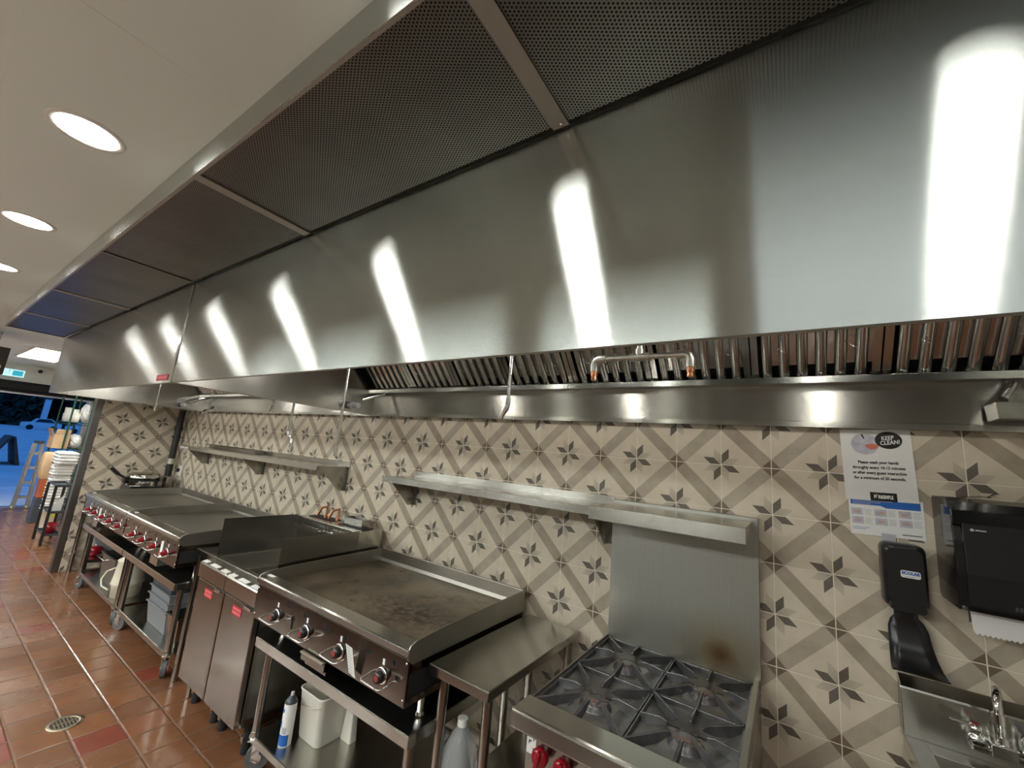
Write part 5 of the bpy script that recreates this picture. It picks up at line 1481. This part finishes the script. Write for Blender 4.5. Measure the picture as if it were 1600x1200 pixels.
mb = MB(); mb.box(-11.08, -10.82, -0.70, -0.47, 0.0, 0.40); mb.build('body', 'dark_tub', t, 0.008)
t = thing('cream_bin', (-10.38, -0.57, 0), 'square cream bin on the floor under the white bags', 'bin')
mb = MB()
secs = []
for z, w in ((0.0, 0.13), (0.24, 0.17), (0.243, 0.18), (0.255, 0.18)):
    secs.append([(x, y, z) for x, y in rr(-10.38, -0.57, w, w, 0.025)])
loft(mb, secs); mb.build('bin', 'offwhite', t)
MT['yellow'] = plain('yellow_print', rgb(200, 200, 60), 0.5)
mb = MB(); mb.box(-10.292, -10.286, -0.56, -0.51, 0.17, 0.23); mb.build('yellow_tag', 'yellow', t)
lbl = ['lowest white bag of the stack, resting on the cream bin', 'second white bag from the bottom of the stack', 'third white bag from the bottom of the stack', 'fourth white bag from the bottom of the stack', 'topmost bulging white bag of the stack']
zz = 0.257
for i, (sx, sy, sz, n_) in enumerate(((0.15, 0.105, 0.10, 0), (0.16, 0.11, 0.09, 0), (0.15, 0.11, 0.09, 0), (0.17, 0.115, 0.09, 0), (0.24, 0.12, 0.10, 0))):
    t = thing('white_bag', (-10.38, -0.57, zz), lbl[i], 'bag', 'stack of white bags on the cream bin')
    r_ = random.Random(90 + i)
    secs = []
    for q in range(9):          # folded, creased layers with squarish plan
        zq = zz + 2 * sz * q / 8 + (0.0005 if q == 0 else 0)
        k_ = (0.80 if q in (0, 8) else 1.0) * (1.0 if q % 2 else 0.90)
        secs.append([(x + r_.uniform(-0.012, 0.012), y + r_.uniform(-0.008, 0.008), zq) for x, y in rr(-10.38 + 0.05 * (i == 4), -0.57, 2 * sx * k_, 2 * sy * k_, 0.05)])
    mb = MB(); loft(mb, secs, smooth=False); mb.build('bag', 'bag', t)
    zz += 2 * sz + 0.001
# black utility cart
t = thing('utility_cart', (-9.3, -0.72, 0), 'black utility cart just past the dark partition end', 'cart')
for x in (-9.52, -9.0):
    for y in (-0.80, -0.63):
        mb = MB(); mb.cyl((x, y, 0.0), (x, y, 0.80), 0.017, n=12); mb.build('post', 'black', t)
for z in (0.12, 0.42, 0.78):
    mb = MB(); mb.tray(-9.51, -9.01, -0.795, -0.635, z, z + 0.03, 0.004); mb.build('shelf', 'dark_tub', t)
t = thing('white_card', (-9.28, -0.72, 0.43), 'white triangular card propped on the middle shelf of the black cart', 'card')
mb = MB(); mb.prism([(-0.785, 0.424), (-0.65, 0.424), (-0.65, 0.66)], -9.24, -9.236, 'x'); mb.build('card', 'paper', t)
t = thing('red_bucket', (-9.25, -0.72, 0.125), 'small dark red bucket on the lowest shelf of the black cart', 'bucket')
mb = MB(); mb.lathe((-9.2, -0.715, 0.1245), [(0, 0), (0.05, 0), (0.07, 0.14), (0.062, 0.14), (0.045, 0.01), (0, 0.01)], 20); mb.build('bucket', 'red', t)
# step ladder leaning near the doorway
t = thing('step_ladder', (-12.4, -0.5, 0), 'folded aluminium step ladder leaning beside the doorway', 'ladder')
A0, A1 = Vector((-12.50, -0.72, 0.02)), Vector((-12.44, -0.68, 1.22))
B0, B1 = Vector((-12.50, -0.54, 0.02)), Vector((-12.44, -0.58, 1.22))
MT['footyellow'] = plain('ladder_foot_yellow', rgb(206, 190, 90), 0.5)
for a, b in ((A0, A1), (B0, B1)):
    mb = MB(); mb.bar(a, b, 0.065, 0.03, up=(1, 0, 0)); mb.build('rail', 'alu', t, 0.003)
    mb = MB(); mb.bar(a + Vector((0.10, 0, 0)), b + Vector((0.05, 0, 0)), 0.03, 0.025, up=(1, 0, 0)); mb.build('rear_leg', 'alu', t)
    mb = MB(); mb.sphere(a + Vector((0, 0, 0.01)), 0.03); mb.build('foot', 'footyellow', t)
for k in range(4):
    f = (k + 0.7) / 4.4
    a = A0.lerp(A1, f); b = B0.lerp(B1, f)
    mb = MB(); mb.bar(a, b, 0.08, 0.05, up=(0, 0, 1)); mb.build('step', 'alu', t)
mb = MB(); mb.bar(A1 + Vector((0, -0.01, 0.02)), B1 + Vector((0, 0.01, 0.02)), 0.13, 0.05); mb.build('top_cap', 'dark_tub', t, 0.006)

# ================================================================== OUTSIDE THE DOORWAY (blue dusk)
mb = MB(); mb.box(-135, FARX - 0.15, -70, 70, -0.12, -0.02)
struct('ground_outside', mb, 'asphalt')
for k, (x, y0, y1, w) in enumerate(((-17.0, -6, 6, 0.10), (-20.0, -6, 6, 0.10), (-14.6, -6, 6, 0.12))):
    mb = MB(); mb.bar((x, y0, -0.017), (x - 3.2, y1, -0.017), w, 0.006)
    tag(mb.build('parking_line', 'pylon'), ('middle', 'farther', 'nearest')[k] + ' pale painted line across the blue lit pavement outside', 'painted line', 'painted lines outside the doorway')
t = thing('sandwich_board', (-23.2, 0.1, -0.02), 'dark wooden A shaped sandwich board on the pavement outside', 'sandwich board')
mb = MB(); mb.prism([(-0.42, -0.02), (0.03, 0.95), (0.10, 0.95), (-0.36, -0.02)], -24.4, -22.8, 'x'); mb.build('front_board', 'wood', t)
mb = MB(); mb.prism([(0.30, -0.02), (0.105, 0.95), (0.16, 0.95), (0.42, -0.02)], -24.4, -22.8, 'x'); mb.build('rear_board', 'wood', t)
def tree(x, y, h, r, seed, label):
    t = thing('tree', (x, y, -0.02), label, 'tree', 'dark trees beyond the pavement')
    mb = MB(); mb.tube([(x, y, -0.02), (x + 0.2, y, h * 0.3), (x, y + 0.2, h * 0.6)], [0.35, 0.28, 0.15], 8); mb.build('trunk', 'trunk', t)
    rd = random.Random(seed); vs = []; fs = []
    for _ in range(2600):
        while True:
            d = Vector((rd.uniform(-1, 1), rd.uniform(-1, 1), rd.uniform(-1, 1)))
            if d.x ** 2 + d.y ** 2 < 1: break
        p = Vector((x + d.x * (r - 0.9), y + d.y * (r - 0.9), h * 0.5 + d.z * h * 0.5))
        s_ = rd.uniform(0.5, 1.1)
        a = Vector((rd.uniform(-1, 1), rd.uniform(-1, 1), rd.uniform(-1, 1))).normalized(); b = a.orthogonal().normalized(); c2 = a.cross(b)
        o = len(vs); vs += [p + b * s_, p + c2 * s_ * 0.6, p - b * s_, p - c2 * s_ * 0.6 + a * 0.2 * s_]; fs.append((o, o + 1, o + 2, o + 3))
    mb = MB(); mb.add(vs, fs); mb.build('crown', 'leaf', t)
tl = ['leftmost', 'second', 'third', 'fourth', 'last']
for k in range(5):
    tree(-106, -2 + 9.6 * k, 13.5 + 2 * ((k * 5) % 3), 4.6, 60 + k, tl[k] + ' dark leafy tree of the front row past the doorway, counted from left')
for k in range(5):
    tree(-118, 3 + 9.8 * k, 16.5, 4.7, 80 + k, tl[k] + ' tree from the left in the rear row, between front trees')
t = thing('sign_pylon', (-86, 9.4, -0.02), 'pale upright sign pylon outside standing above the parked machines', 'pylon')
mb = MB(); mb.box(-86.6, -86.0, 8.42, 9.0, -0.02, 4.1); mb.build('column', 'pylon', t, 0.05)
mb = MB(); mb.box(-86.7, -85.9, 8.34, 9.08, 4.1, 4.25); mb.build('cap', 'grey_tub', t, 0.05)
def truck(x, y, s, label):
    t = thing('parked_car', (x, y, -0.02), label, 'car', 'pale cars parked outside')
    L_ = 3.4 * s
    mb = MB(); mb.prism([(y, 0.30), (y, 0.85), (y + 0.24 * L_, 0.95), (y + 0.36 * L_, 1.45), (y + 0.70 * L_, 1.48), (y + 0.88 * L_, 1.0), (y + L_, 0.92), (y + L_, 0.30)], x - 0.8, x + 0.8, 'x'); mb.build('body', 'pylon', t, 0.06)
    mb = MB(); mb.prism([(y + 0.29 * L_, 0.97), (y + 0.38 * L_, 1.38), (y + 0.68 * L_, 1.41), (y + 0.82 * L_, 0.99)], x + 0.801, x + 0.82, 'x'); mb.build('side_window', 'glassdark', t)
    for yy in (y + 0.2 * L_, y + 0.8 * L_):
        mb = MB(); mb.cyl((x + 0.60, yy, 0.29), (x + 0.84, yy, 0.29), 0.31, n=20); mb.build('wheel', 'black_matte', t)
truck(-80, 6.2, 1.0, 'pale car parked far outside in front of the sign pylon')
truck(-74, 9.2, 0.9, 'pale car parked outside right of the sign pylon, behind the shelves')
